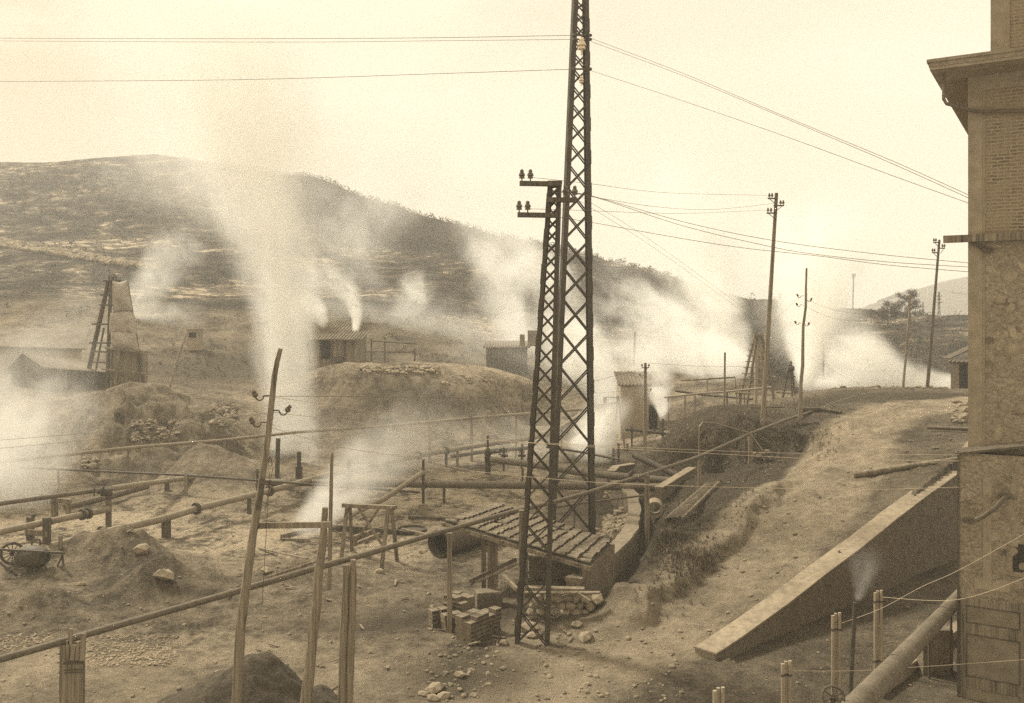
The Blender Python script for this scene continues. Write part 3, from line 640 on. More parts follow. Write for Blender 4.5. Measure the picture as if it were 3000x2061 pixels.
pipe_run('steam_pipe', 'thin pipe on stakes from the hut towards the ladder derrick', [(1946,1165,66),(2060,1153,65),(2130,1148,64.5),(2260,1135,62)], .07, 'pipe_light', (), YG, joints=False)
pipe_run('steam_pipe', 'dark pipe feeding the sideways jet near the hut', [(1980,1146,71),(2050,1156,69.5),(2205,1170,66)], .09, 'iron', (), YG, joints=False)
pipe_run('steam_pipe', 'raised thin pipe with a dropped end beyond the hut', [(1996,1116,78),(2154,1106,77),(2155,1140,77)], .07, 'pipe_rust', (), YG, joints=False)
pipe_run('steam_pipe', 'thin hose like pipe lying along the crest of the bank', [(2022,1236,50.4),(2058,1205,50.5),(2119,1199,49.5),(2299,1193,49)], .035, 'iron', (), YG, joints=False)
pipe_run('steam_pipe', 'rusty pipe resting across the road edge by the tall building', [(2717,1253,41.6),(2850,1258,40.6)], .085, 'pipe_rust', (), YG, joints=False)
SG = 'stakes and stubs carrying the yard pipes'
for i, (x, yt, d, w, mt, lab) in enumerate((
 (375,1315,50.4,.08,'weathered_wood','thin stake under the raised rear pipe below the stone heap'),(658,1294,54.2,.14,'weathered_wood','wooden stake under the raised rear pipe left of crooked pole'),(707,1288,57,.2,'weathered_wood','short block post under rear pipe beside crooked pole'),
 (489,1412,45.6,.18,'dark_wood','dark stub under the pale pipe in the left yard'),(675,1390,49,.16,'weathered_wood','small stub under pale pipe left of crooked pole'),(698,1380,50,.14,'weathered_wood','second small stub under pale pipe left of crooked pole'),
 (487,1526,38.2,.30,'dark_wood','thick stub under longest pipe left of the middle flange'),(730,1462,42.4,.16,'dark_wood','stub under longest pipe beside crooked pole'),(1307,1320,56,.17,'iron','dark stub under longest pipe near the fourth flange'),(1340,1309,56,.16,'weathered_wood','pale stub under longest pipe next to the upright valve'),
 (171,1378,47.4,.07,'weathered_wood','thin stake under the thin dark pipe at far left'),(545,1394,44.9,.13,'weathered_wood','stake under thin dark pipe mid left yard'),(917,1421,44,.1,'dark_wood','slim dark stake under thin pipe right of crooked pole'),(1301,1428,45.1,.13,'dark_wood','dark stub under the thick level pipe'),
 (1259,1240,57.6,.17,'weathered_wood','tall stake under rear pipe left of the valve group'),(1382,1222,57.9,.15,'weathered_wood','tall pale stake under rear pipe above the valve group'),(1512,1216,59,.1,'weathered_wood','stake under rear pipe left of the pylons'),(1530,1300,57.2,.16,'dark_wood','dark stub under the longest pipe near the pylons'),(1683,1475,38.3,.06,'weathered_wood','tiny stake under the rail like pipe behind shed'),
 (1531,1373,50,.13,'dark_wood','stub under the sloping large pipe left of pylons'),(1958,1166,66,.09,'pale_wood','first pale stake right of the hut steam'),(2007,1162,65.3,.10,'pale_wood','second pale stake right of the hut steam'),(2036,1158,65,.08,'pale_wood','third stake right of the hut steam'),(2130,1149,64.4,.09,'iron','dark stake on the bank crest left of derrick'),
 (2072,1110,77.5,.09,'weathered_wood','stake under the raised thin pipe beyond hut'),(1645,1252,61,.14,'weathered_wood','stake under rising end of the longest pipe'))):
    post('pipe_support', lab, (x, yt), d, w, mt, SG, cat='post', sink=.3)
for i, (x, yt, d, w, mt, lab) in enumerate(((811,1285,47.2,.24,'iron','tallest dark iron standpipe right of the crooked pole'),(876,1324,48.4,.23,'iron','second dark iron standpipe right of the crooked pole'),(1023,1344,48,.26,'pipe_rust','standpipe half hidden in steam right of slim pole'),(1942,1228,63,.15,'iron','steaming standpipe below the small tiled hut'),(1851,1250,62,.13,'iron','short standpipe below the hut joined by a dark pipe'),(1240,1346,43,.13,'iron','slender iron standpipe on a concrete block mid yard'),(754,1375,44.6,.12,'iron','thin iron standpipe hidden behind the crooked pole'))):
    b = Gd(x, d); t = thing('standpipe', lab, 'standpipe', b, 'upright pipes in the yard'); m = MB(); rod(m, b-Vector((0,0,.2)), P(x-(0 if i else -4), yt, d), w/2, n=12); m.build('pipe_body', mt, t, smooth=True)
    m = MB(); c = b.lerp(P(x, yt, d), .45 if i else .1); rod(m, c, c+Vector((0,0,.06)), w*.85, n=12); m.build('flange', 'iron', t)
    if i == 5: m = MB(); m.box(b+Vector((0,0,.2)), (.42,.42,.55)); m.build('concrete_block', 'concrete', t)
    if i == 6: m = MB(); c = P(776,1383,d); m.ring(c, (1,.2,0), .14, .018); rod(m, c, P(754,1385,d), .03); m.build('handwheel', 'iron', t)
    if i == 1: m = MB(); m.bar(b, b+Vector((0,0,.7)), .30, .30, up=(0,1,0)); m.build('socket_box', 'iron', t)
# wheel valve on its riser at left
b = Gd(318,39.6); t = thing('valve_stand', 'iron riser with a wheel valve joining two pipes at left', 'valve', b, 'valves in the yard')
m = MB(); rod(m, b-Vector((0,0,.2)), P(318,1436,39.6), .125, n=14); m.build('riser', 'pipe_rust', t, smooth=True)
m = MB(); c = P(318,1452,39.6); 
for dz, r in ((0,.2),(.05,.2),(-.12,.17),(.22,.2),(.27,.2)): rod(m, c+Vector((0,0,dz)), c+Vector((0,0,dz+.035)), r, n=14)
a = P(324,1440,39.5); rod(m, a, P(286,1441,39.2), .17, .11, n=12); rod(m, P(290,1441,39.2), P(277,1440,39.2), .05); rod(m, P(302,1440,39.3), P(298,1440,39.3), .21, n=14); m.build('valve_body', 'iron', t, smooth=True)
m = MB(); c = P(276,1441,39.2); m.ring(c, (1,.35,0), .20, .018); 
for k in range(3): e = Vector((-.33*math.cos(k*1.05), .94*math.cos(k*1.05), math.sin(k*1.05)))*.19; rod(m, c-e, c+e, .012, n=5)
m.build('handwheel', 'iron', t, smooth=True)
# valve group mid yard
b = Gd(1429,53); t = thing('valve_stand', 'upright flanged valve pipe with a side handwheel mid yard', 'valve', b, 'valves in the yard')
m = MB(); rod(m, b-Vector((0,0,.2)), P(1429,1320,53), .17, n=14); rod(m, P(1429,1320,53), P(1429,1312,53), .17, .07); rod(m, P(1429,1314,53), P(1429,1277,53), .06); m.build('riser', 'iron', t, smooth=True)
m = MB()
for y in (1322,1332,1344): rod(m, P(1429,y,53), P(1429,y-2.2,53), .23, n=14)
rod(m, P(1437,1326,52.8), P(1462,1325,52.4), .09, .06); rod(m, P(1448,1326,52.6), P(1450,1326,52.6), .15, n=12); m.build('valve_body', 'iron', t, smooth=True)
m = MB(); c = P(1464,1325,52.4); m.ring(c, (1,-.3,0), .17, .02); rod(m, c-Vector((0,0,.16)), c+Vector((0,0,.16)), .015); m.build('handwheel', 'iron', t)
for x, d, lab in ((1476,54,'small twin wheel valve right of the upright valve'),(1528,55,'small wheel valve close to the shorter pylon')):
    b = Gd(x, d); t = thing('valve_stand', lab, 'valve', b, 'valves in the yard'); m = MB(); rod(m, b, P(x,1312,d), .06); rod(m, P(x-10,1335,d), P(x+12,1336,d), .08); m.build('riser', 'iron', t)
    m = MB()
    for dx in (-6, 6): m.ring(P(x+dx,1322,d), (1,.3,0), .12, .02, 14)
    m.build('handwheel', 'iron', t)
# timber frames holding pipes at left
t = thing('pipe_trestle', 'two dark posts with a crossbar holding the flanged pipe at far left', 'trestle', Gd(112,36.8), 'timber pipe trestles')
for x, y in ((89,1515),(137,1517)):
    b = Gd(x, 36.5 if x > 100 else 37.1); m = MB(); m.bar(b-Vector((0,0,.2)), P(x, y, b.y), .25, .2, up=(0,1,0)); m.build('post', 'dark_wood', t)
m = MB(); m.bar(P(76,1557,36.9), P(140,1566,36.4), .12, .2); m.build('crossbar', 'weathered_wood', t)
m = MB(); m.lathe(P(98,1515,37), [(.05,0),(.10,.03),(.10,.1),(.05,.14)], 8); m.build('cap_bolt', 'iron', t)
t = thing('pipe_trestle', 'pale weathered timber frame around the open mouthed low pipe', 'trestle', Gd(180,42), 'timber pipe trestles')
for x in (160,201):
    b = Gd(x, 41.7); m = MB(); m.bar(b-Vector((0,0,.2)), P(x, 1462, 41.7), .26 if x < 180 else .18, .15, up=(0,1,0)); m.build('post', 'weathered_wood', t)
m = MB(); m.bar(P(150,1464,41.6), P(208,1470,41.6), .1, .18); m.build('crossbar', 'weathered_wood', t)

# ================================================================== concrete mixer at the left edge
b = Gd(75,32.4); t = thing('concrete_mixer', 'dark barrel shaped mixer drum on a wheeled iron frame by sand heap', 'mixer', b); d = 32
m = MB(); A, B_ = P(62,1630,d), P(160,1633,d-.6); ax = (B_-A).normalized()
m.lathe(A, [(.02,0),(.30,.0),(.37,.25),(.39,.6),(.36,.95),(.24,1.14),(.22,1.14),(.20,1.0),(.02,.98)], 22, ax); m.build('drum', 'iron', t, smooth=True)
m = MB()
for o_ in (-.05, -.38): m.bar(P(-12,1610,d+o_-.1), P(188,1621,d+o_-.7), .07, .07)
m.build('frame', 'iron', t)
for x0, y0, x1, y1, w in ((78,1655,75,1690,.08),(105,1655,100,1690,.10),(82,1640,96,1688,.07),(182,1622,186,1660,.07),(168,1660,184,1625,.05),(128,1655,146,1680,.05)):
    m = MB(); a = P(x1, y1, d-.5); a.z = max(a.z, .0); m.bar(P(x0, y0, d-.35), a, w, w*.7); m.build('leg', 'dark_wood', t)
m = MB(); m.bar(P(-6,1645,d-.4), P(50,1688,d-.6), .07, .05); m.bar(P(62,1650,d-.4), P(24,1682,d-.6), .05, .04); m.build('brace', 'iron', t)
m = MB(); c = P(36,1622,d+.3); wa = Vector((.25,-.97,0)); m.ring(c, wa, .37, .035, 28, 8); m.ring(c, wa, .36, .05, 28, 4); x = wa.cross(Vector((0,0,1))).normalized()
for k in range(6):
    e = (x*math.cos(k*.5236)+Vector((0,0,1))*math.sin(k*.5236))*.36; rod(m, c-e, c+e, .016, n=5)
m.ring(c, wa, .07, .03, 12); m.build('flywheel', 'iron', t, smooth=True)
m = MB(); m.ring(P(106,1592,d+.2), (.6,-.8,0), .14, .03, 18); m.build('small_wheel', 'iron', t, smooth=True)
post('timber_post', 'short square stake standing just behind the mixer', (177,1570), 33, .11, 'weathered_wood', cat='post')

# ================================================================== trestle, pit boards, tank in mid yard
t = thing('trestle', 'tall wooden sawhorse trestle with crossed braces mid yard', 'trestle', Gd(1080,34.2))
m = MB(); m.bar(P(1005,1481,34.8), P(1160,1488,33.6), .16, .14); m.build('top_beam', 'weathered_wood', t)
for x0, x1, y1, dd in ((1017,999,1640,34.5),(1026,1031,1640,34.9),(1138,1117,1662,33.3),(1147,1164,1652,33.6)):
    e = Gd(x1, (CH*F)/(y1-HOR) if False else dd+(-.5 if x1 in (999,1117) else .5)); m = MB(); m.bar(P(x0,1486,dd), e-Vector((0,0,.05)), .12, .09); m.build('leg', 'weathered_wood', t)
for a, b in (((1050,1488,34.4),(1122,1600,33.7)),((1112,1488,34),(1033,1602,34.7))):
    m = MB(); m.bar(P(*a), P(*b), .10, .05); m.build('brace', 'weathered_wood', t)
BG = 'boards around the pit'
for i, (a, b, w, h, mt, lab) in enumerate((((825,1584),(930,1553),.12,.22,'pale_wood','pale board at the left rim of the pit behind timber post'),((826,1587),(908,1588),.1,.12,'pale_wood','low board at the front rim of pit behind timber post'),((1035,1588),(1118,1556),.14,.22,'pale_wood','pale slanting board right of the trestle braces'),((1040,1600),(1112,1570),.12,.12,'pale_wood','second slanting board nearer than the first by the trestle'),((968,1552),(1165,1566),.14,.2,'dark_wood','dark board crossing behind the trestle legs'),((1160,1554),(1258,1576),.14,.14,'weathered_wood','board between trestle and the big tank'),((1197,1521),(1312,1526),.2,.13,'dark_wood','long dark plank ending at the tiled roof'),((760,1610),(900,1640),.1,.05,'weathered_wood','half buried plank on the middle mound'))):
    A, B_ = G(*a), G(*b); m = MB(); z = Vector((0,0,h/2)); m.bar(A+z, B_+z, w, h); tag(m.build('board', mt), lab, 'board', BG)
m = MB(); c = G(1206,1556); m.lathe(c, [(.62,.0),(.66,.12),(.60,.12),(.58,.03),(.02,.02)], 28); tag(m.build('round_lid', 'dark_wood', smooth=True), 'round dark tub rim sunk in the ground near the trestle', 'tub')
# horizontal tank
a = P(1285,1590,34.6); b = P(1440,1566,37.4); a.z = .5; b.z = .5; ax = (b-a).normalized(); L_ = (b-a).length
t = thing('iron_tank', 'large open ended iron cylinder lying beside the tiled shed', 'tank', Vector((a.x, a.y, .0)))
m = MB(); m.lathe(a, [(.46,.01),(.49,0),(.5,.02),(.5,L_),(.46,L_),(.46,.3),(.46,.01)], 30, ax, False); m.build('shell', 'pipe_rust', t, smooth=True)
m = MB(); m.lathe(a+ax*.35, [(.01,0),(.45,.0),(.45,.03),(.01,.03)], 24, ax); m.build('shade_disc', 'cavity_shade', t)  # dark disc painted in place of the shade within the tank mouth
m = MB(); m.ring(a, ax, .49, .035, 30, 6); m.ring(a+ax*1.4, ax, .5, .015, 30, 4); m.build('rim', 'iron', t, smooth=True)

# ================================================================== tiled shed under the pylons
cL, cF, cK1, cK2 = P(1304,1527,31.0), P(1722,1652,27.5), P(1452,1478,32.9), P(1787,1588,29.6)
t = thing('tiled_shed', 'low open shed with a sloping roof of curved clay tiles', 'shed', Vector((0, 29, .0)))
def rf(u, v): return (cL.lerp(cF, u)).lerp(cK1.lerp(cK2, u), v)
nrm = (cF-cL).cross(cK1-cL).normalized()
m = MB(); ex = .06
for (u0, v0, u1, v1) in ((0,0,1,1),):
    q = [rf(0,0), rf(1,0), rf(1,1), rf(0,1)]; dn = nrm*-.05; m.add([p-nrm*.02 for p in q]+[p-nrm*.06 for p in q], [(0,1,2,3),(7,6,5,4),(0,4,5,1),(1,5,6,2),(2,6,7,3),(3,7,4,0)])
m.build('roof_boards', 'dark_wood', t)
m = MB(); NC, NR = 14, 13; rnd = random.Random(4)
for j in range(NC):
    for i in range(NR):
        u0 = i/NR-.004+rnd.uniform(-.006,.006); u1 = (i+1.16)/NR+rnd.uniform(-.006,.006); v = (j+.5)/NC+rnd.uniform(-.008,.008); v2 = v+rnd.uniform(-.008,.008)
        if rnd.random() < .03: continue
        a = rf(max(u0,-.02), v)+nrm*(.0+rnd.random()*.012); b = rf(min(u1,1.05), v2)+nrm*(.05+rnd.random()*.015); ax = (b-a).normalized(); sx = ax.cross(nrm).normalized(); wv = (cK1-cL).length/NC*.5
        vs = []; K = 7
        for p, w in ((a, wv*.74), (b, wv*1.04)):
            for k in range(K): th = math.pi*k/(K-1); vs.append(p+sx*math.cos(th)*w+nrm*math.sin(th)*w*.8)
            for k in range(K): th = math.pi*k/(K-1); vs.append(p+sx*math.cos(th)*w*.82+nrm*(math.sin(th)*w*.66-.004))
        fs = [(k, k+1, 2*K+k+1, 2*K+k) for k in range(K-1)] + [(K+k+1, K+k, 3*K+k, 3*K+k+1) for k in range(K-1)] + [(2*K+k, 2*K+k+1, 3*K+k+1, 3*K+k) for k in range(K-1)] + [(k+1, k, K+k, K+k+1) for k in range(K-1)]
        m.add(vs, fs)
m.build('roof', 'tile', t)
m = MB(); m.bar(rf(-.02,.0)-nrm*.13, rf(1.02,.0)-nrm*.13, .09, .13); m.bar(rf(-.02,1)-nrm*.13, rf(1.02,1)-nrm*.13, .09, .13)
for k in range(8): u = .06+k*.125; m.bar(rf(u,-.04)-nrm*.1, rf(u,1.0)-nrm*.1, .06, .07)
m.build('rafter', 'weathered_wood', t)
for x, yb, w in ((1417,1690,.15),(1447,1682,.34),(1537,1752,.17),(1704,1700,.16)):
    q = [rf(u, .12) for u in np.linspace(0, 1, 60)]; k = min(q, key=lambda p: abs(1500+F*p.x/p.y - x)); m = MB(); m.bar(Vector((k.x, k.y, -.2)), k-nrm*.15, w, .14, up=(0,1,0)); m.build('post', 'weathered_wood', t)
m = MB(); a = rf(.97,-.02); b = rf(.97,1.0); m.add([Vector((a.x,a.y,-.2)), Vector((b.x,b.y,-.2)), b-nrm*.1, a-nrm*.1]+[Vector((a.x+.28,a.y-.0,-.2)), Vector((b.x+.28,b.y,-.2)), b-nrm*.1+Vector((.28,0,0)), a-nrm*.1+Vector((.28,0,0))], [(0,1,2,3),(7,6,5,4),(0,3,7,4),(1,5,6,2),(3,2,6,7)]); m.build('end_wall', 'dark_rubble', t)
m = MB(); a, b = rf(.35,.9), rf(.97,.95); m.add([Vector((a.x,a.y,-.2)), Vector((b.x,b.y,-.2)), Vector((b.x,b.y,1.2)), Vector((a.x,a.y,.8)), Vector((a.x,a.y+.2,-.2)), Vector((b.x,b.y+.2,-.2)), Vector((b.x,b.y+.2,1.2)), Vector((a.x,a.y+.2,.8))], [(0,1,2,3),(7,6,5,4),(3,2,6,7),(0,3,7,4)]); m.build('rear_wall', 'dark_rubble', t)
# rubble wall and boards under the shed
t = thing('rubble_wall', 'short dry stone wall topped by two planks under the shed', 'wall', G(1640,1800)); rnd = random.Random(11)
m = MB()
for r in range(3):
    x = 1540 + r*9
    while x < 1745:
        wpx = rnd.uniform(22, 46); c = P(x+wpx/2, 1795-r*20, 27.0+rnd.uniform(-.08,.08)); m.rock(c, .5*wpx/100*(1.0 if r < 2 else 1.15), rnd.randint(0,9999), (1.1,.9,.75)); x += wpx*.86
m.build('stones', 'pale_stone', t)
m = MB(); m.bar(P(1537,1724,27.2), P(1712,1728,27.0), .25, .1); m.build('plank', 'weathered_wood', t)
m = MB(); m.bar(P(1537,1737,26.8), P(1758,1737,26.6), .16, .05); m.build('plank', 'pale_wood', t)
m = MB(); m.bar(P(1690,1738,26.6), P(1728,1764,26.4), .12, .1); m.build('plank', 'weathered_wood', t)
WG = 'loose timbers by the tiled shed'
for a, b, w, h, mt, lab in (((1377,1703,29.9),(1512,1640,29.6),.13,.11,'dark_wood','dark beam leaning under the tiled roof'),((1402,1703,29.2),(1508,1655,28.2),.24,.07,'weathered_wood','broad pale plank propped in front of the dark beam'),((1476,1688,26.9),(1515,1728,26.3),.1,.1,'pale_wood','short pale round timber slanting behind the pylon leg'),((1375,2135,19.8),(1376,2130,19.9),.05,.05,'dark_wood','')):
    if lab: m = MB(); m.bar(P(*a), P(*b), w, h); tag(m.build('beam', mt), lab, 'beam', WG)
m = MB(); m.tube([P(915,2066,20.4), P(950,2036,20.8), P(986,2012,21.2)], .04, 7); tag(m.build('pole', 'weathered_wood'), 'thin pole lying beyond the double post at the bottom', 'pole')
m = MB(); m.tube([P(784,1692,23.0), P(960,1634,23.6)], .035, 7); tag(m.build('pole', 'weathered_wood'), 'thin pole resting just above the long pipe behind the timber post', 'pole')
m = MB(); m.box(P(1432,1735,28.6)+Vector((0,0,-.22)), (.8,.5,.55), .2); tag(m.build('stone_plinth', 'dark_rubble', bevel=.02), 'square masonry plinth left of the pylon foot', 'plinth')
for i, (x, y, r, lab) in enumerate(((1551,1842,.24,'large angular stone at the foot of the pylons'),(1560,1862,.15,'smaller stone below the large angular stone'),(1714,1868,.22,'rounded boulder below the wall end near the road'),(1690,1832,.16,'stone under the clay bank end'),(1742,1768,.34,'large pale block ending the dry stone wall'),(1475,1884,.14,'flat stone left of the shorter pylon foot'),(415,1612,.28,'pale boulder on the sand heap behind mixer'),(485,1685,.30,'pale slab on the sand heap'),(240,1708,.13,'small white stone on the left heap'),(780,1670,.2,'dark round stone by the crooked pole'),(1112,1672,.14,'small flat brick under the trestle leg'),(1345,1976,.14,'stone'),(1300,2040,.17,'stone'),(1270,2046,.13,'stone'),(1240,2030,.12,'stone'),(1278,2018,.2,'stone'))):
    c = G(x, y+8); m = MB(); m.rock(c+Vector((0,0,r*.35)), r, i*17+5, (1.25,1,.7)); lb = lab if lab != 'stone' else 'one of the loose stones scattered near the bottom centre track'; tag(m.build('stone', 'pale_stone'), lb, 'stone', 'loose stones in the yard')
# clay end bank beside the wall
# ================================================================== hollow bricks
bm_ = MB(); BL, BW, BH = .28, .25, .115
for z in (-BH/2+.009, BH/2-.009): bm_.box((0,0,z), (BL, BW, .018))
for k in range(5): bm_.box((0, (k-2)*(BW-.018)/4, 0), (BL-.004, .016, BH-.036))
bm_.box((0,0,0), (.02, BW-.01, BH-.03))
brick_me = None
def brick(loc, rz, label, group):
    global brick_me
    if brick_me is None:
        o = bm_.build('hollow_brick', 'brick_clay'); brick_me = o.data; s = o.location.copy()
        for v in brick_me.vertices: v.co += s
    else: o = bpy.data.objects.new('hollow_brick', brick_me); COL.objects.link(o)
    o.location = loc; o.rotation_euler = (0, 0, rz); tag(o, label, 'brick', group); return o
rnd = random.Random(2)
def stack(cpx, nx, ny, nz, rz, lab, drop=.15):
    c = G(*cpx); c.z = float(c.z); R = Matrix.Rotation(rz, 3, 'Z')
    for k in range(nz):
        for j in range(ny):
            for i in range(nx):
                if (k >= nz-1 and rnd.random() < drop+.2) or (k == nz-2 and rnd.random() < drop*.6): continue
                if k < nz-1 and 0 < i < nx-1 and 0 < j < ny-1: continue
                turn = rnd.random() < .12
                p = c + R @ Vector(((i-(nx-1)/2)*(BL+.006), (j-(ny-1)/2)*(BW+.018), (k+.5)*(BH+.002)))
                brick(p+Vector((rnd.uniform(-.022,.022), rnd.uniform(-.022,.022), 0)), rz+rnd.uniform(-.09,.09), lab, 'hollow bricks stacked by the shed')
stack((1402,1868), 2, 5, 6, math.radians(-38), 'hollow clay brick in the right, longest stack by the shed')
stack((1322,1845), 1, 2, 5, math.radians(-58), 'hollow clay brick in the middle low stack facing the yard', .1)
stack((1284,1832), 1, 2, 4, math.radians(-58), 'hollow clay brick in the leftmost low stack', .1)
stack((1345,1815), 2, 3, 6, math.radians(48), 'hollow clay brick in the rear stepped stack by the shed', .45)
for x, y, z, r in ((1325,1752,.75,.3),(1338,1740,.87,-.5),(1372,1755,.8,.9)):
    g = G(1345,1810); p = P(x, y, g.y+.1); brick(p, r, 'hollow clay brick in the rear stepped stack by the shed', 'hollow bricks stacked by the shed')
t = thing('brick_pile', 'small pile of squared blocks beside the pipe flange at left', 'blocks', G(310,1588), 'block piles'); 
for (x, y, sx, sz) in ((302,1572,.55,.30),(322,1584,.28,.22),(280,1584,.3,.16)):
    m = MB(); c = P(x, y, 37.4); m.box(c, (sx*1.0,.3,sz)); m.build('block', 'concrete', t, bevel=.01)
t = thing('brick_pile', 'loose heap of bricks beside the square post on bank', 'blocks', G(2230,1358), 'block piles'); rnd = random.Random(8)
for k in range(16):
    g = G(2212+rnd.random()*44, 1352); m = MB(); m.box(g+Vector((0,rnd.uniform(0,.5),.05+.11*(k//4)+.02)), (.26,.13,.09), rnd.uniform(0,3)); m.build('brick', 'brick_clay' if k % 2 else 'concrete', t)

# ================================================================== dark earth heap at the bottom
def mound(name, label, c, rx, ry, h, mat, peaks=(), seed=0, N=70, cat='earth heap'):
    xs = np.linspace(-1.25, 1.25, N); X, Y = np.meshgrid(xs*rx+c[0], xs*ry+c[1]); q = np.clip(1-((X-c[0])/rx)**2-((Y-c[1])/ry)**2, -1, 1)
    base = hz(X.ravel(), Y.ravel()).reshape(X.shape)
    Z = base + h*np.clip(q, 0, 1)**.75*(1+.25*fbm(X*1.5, Y*1.5, 4, seed)) + .05*fbm(X*7, Y*7, 3, seed+3)
    for px_, py_, r, k in peaks: Z += k*np.exp(-(((X-px_)/r)**2+((Y-py_)/r)**2))
    Z = np.where(q <= 0, base-.15, Z)
    v = np.stack([X, Y, Z], -1).reshape(-1, 3); f = [(j*N+i, j*N+i+1, (j+1)*N+i+1, (j+1)*N+i) for j in range(N-1) for i in range(N-1)]
    m = MB(); m.add(v.tolist(), f); o = m.build(name, mat, smooth=True); tag(o, label, cat, 'heaps of earth'); return o
mound('earth_heap', 'dark moist earth heap at the bottom left behind crooked pole', (-5.95, 20.1), 2.5, 1.7, .95, 'dark_earth', ((-5.55,20.2,.75,.75),), 3, 90)
mound('earth_heap', 'smaller dark turf heap behind the timber post at the bottom', (-4.55, 20.6), .9, .9, .75, 'dark_earth', (), 6, 60)
# ================================================================== walls of the ramp
def wall_strip(name, label, pts, thick, mat, capmat, base=-.5, off=0, cap_h=.05, cap_over=.04, cat='wall', wig=0):
    """pts: (x, y, ztop); wall body is left of the direction of travel"""
    t = thing(name, label, cat, (pts[0][0], pts[0][1], min(p[2] for p in pts)-.1)); n = len(pts); L1, L2 = [], []
    fine = []
    for a, b in zip(pts[:-1], pts[1:]):
        k = max(1, int(math.hypot(b[0]-a[0], b[1]-a[1])/.4)); fine += [tuple(a[j]+(b[j]-a[j])*i/k for j in range(3)) for i in range(k)]
    fine.append(pts[-1]); n = len(fine)
    for mode, z0, z1, ex, mt, nm in (('b', None, -cap_h, 0, mat, 'wall_body'), ('c', -cap_h, 0, cap_over, capmat, 'coping')):
        m = MB(); vs = []
        for i, p in enumerate(fine):
            q0 = fine[max(i-1,0)]; q1 = fine[min(i+1,n-1)]; dx, dy = q1[0]-q0[0], q1[1]-q0[1]; l = math.hypot(dx, dy); nx, ny = -dy/l, dx/l
            r = vnoise(np.array([i*.7]), np.array([3.1]), 5)[0]*wig; r2 = vnoise(np.array([i*.9]), np.array([7.1]), 6)[0]*wig
            a = (p[0]-nx*(ex+r), p[1]-ny*(ex+r)); b = (p[0]+nx*(thick+ex+r2), p[1]+ny*(thick+ex+r2))
            zt = p[2]+z1+r*.4; zb = base if z0 is None else p[2]+z0+r*.4
            vs += [(a[0],a[1],zb),(b[0],b[1],zb),(b[0],b[1],zt),(a[0],a[1],zt)]
        fs = []
        for i in range(n-1):
            o = i*4
            for k in range(4): fs.append((o+k, o+(k+1)%4, o+4+(k+1)%4, o+4+k))
        fs += [(0,3,2,1), tuple((n-1)*4+k for k in (0,1,2,3))]; m.add(vs, fs); m.build(nm, mt, t)
    return t
wp = []
for s, z in ((-.5,.30),(0,.36),(1.5,.60),(3,.86),(5,1.28),(7.5,1.75),(10,2.3),(12.5,2.78),(14.9,3.2),(15.0,3.25),(17.5,3.45),(22,3.9)):
    q = WA+WU*s+WN*(-.02); wp.append((q[0], q[1], z))
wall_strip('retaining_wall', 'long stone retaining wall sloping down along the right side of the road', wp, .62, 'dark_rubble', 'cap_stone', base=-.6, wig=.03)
cw = [P(x, y, d) for x, y, d in ((1700,1790,27.4),(1748,1712,28.6),(1795,1640,30.2),(1840,1590,32.2),(1866,1557,34.0),(1876,1504,37.3),(1867,1462,40.6),(1840,1440,42.8),(1812,1428,44))]
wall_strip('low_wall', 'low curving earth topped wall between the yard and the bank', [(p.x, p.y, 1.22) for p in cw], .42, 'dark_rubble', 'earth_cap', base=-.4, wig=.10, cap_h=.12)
cw = [P(x, y, d) for x, y, d in ((1800,1372,49.5),(1812,1352,51),(1835,1345,51.5),(1862,1340,52))]
wall_strip('low_wall', 'small curved stone kerb beyond the slanting open pipe', [(p.x, p.y, .75) for p in cw], .35, 'dark_rubble', 'cap_stone', base=-.2, wig=.1)
a, b = P(1943,1424,39.6), P(2036,1370,42.5)
wall_strip('abutment', 'pale concrete abutment wall where the thick level pipe ends', [(a.x-.1, a.y-.3, a.z), (a.x+.05, a.y, a.z), (b.x, b.y, b.z)], .30, 'dark_rubble', 'cap_stone', base=0, wig=.05)
m = MB(); c = P(1918,1495,37.6); m.lathe(c, [(.27,.01),(.30,0),(.34,0),(.34,.9),(.28,.9),(.27,.01)], 20, (.15,1,0), False); tag(m.build('culvert', 'concrete', smooth=True), 'dark round culvert mouth beside the stout timber post', 'culvert')
t = thing('stone_steps', 'three rough stone steps inside the curve of low wall', 'steps', GX(P(1840,1490,42).x, 41.5))
for k in range(3): m = MB(); m.box(P(1848-k*14, 1478+k*9, 41.6-k*.15)-Vector((0,0,.1)), (.6,.5,.22), .15); m.build('step', 'concrete', t, bevel=.02)
# lattice walkway lying on the bank
t = thing('ladder', 'long ladder like wooden grating lying on the bank by the road', 'ladder', G(1975,1535))
A0, A1, B0, B1 = G(1950,1536), G(2078,1424), G(2000,1534), G(2106,1426)
up = Vector((0,0,.14)); A0 += up; A1 += up; B0 += up; B1 += up
for a, b in ((A0,A1),(B0,B1)): m = MB(); m.bar(a, b, .09, .14); m.build('rail', 'pale_wood', t)
for k in range(26):
    f = (k+.5)/26; m = MB(); m.bar(A0.lerp(A1, f)+Vector((0,0,.075)), B0.lerp(B1, f)+Vector((0,0,.075)), .05, .04); m.build('rung', 'pale_wood', t)
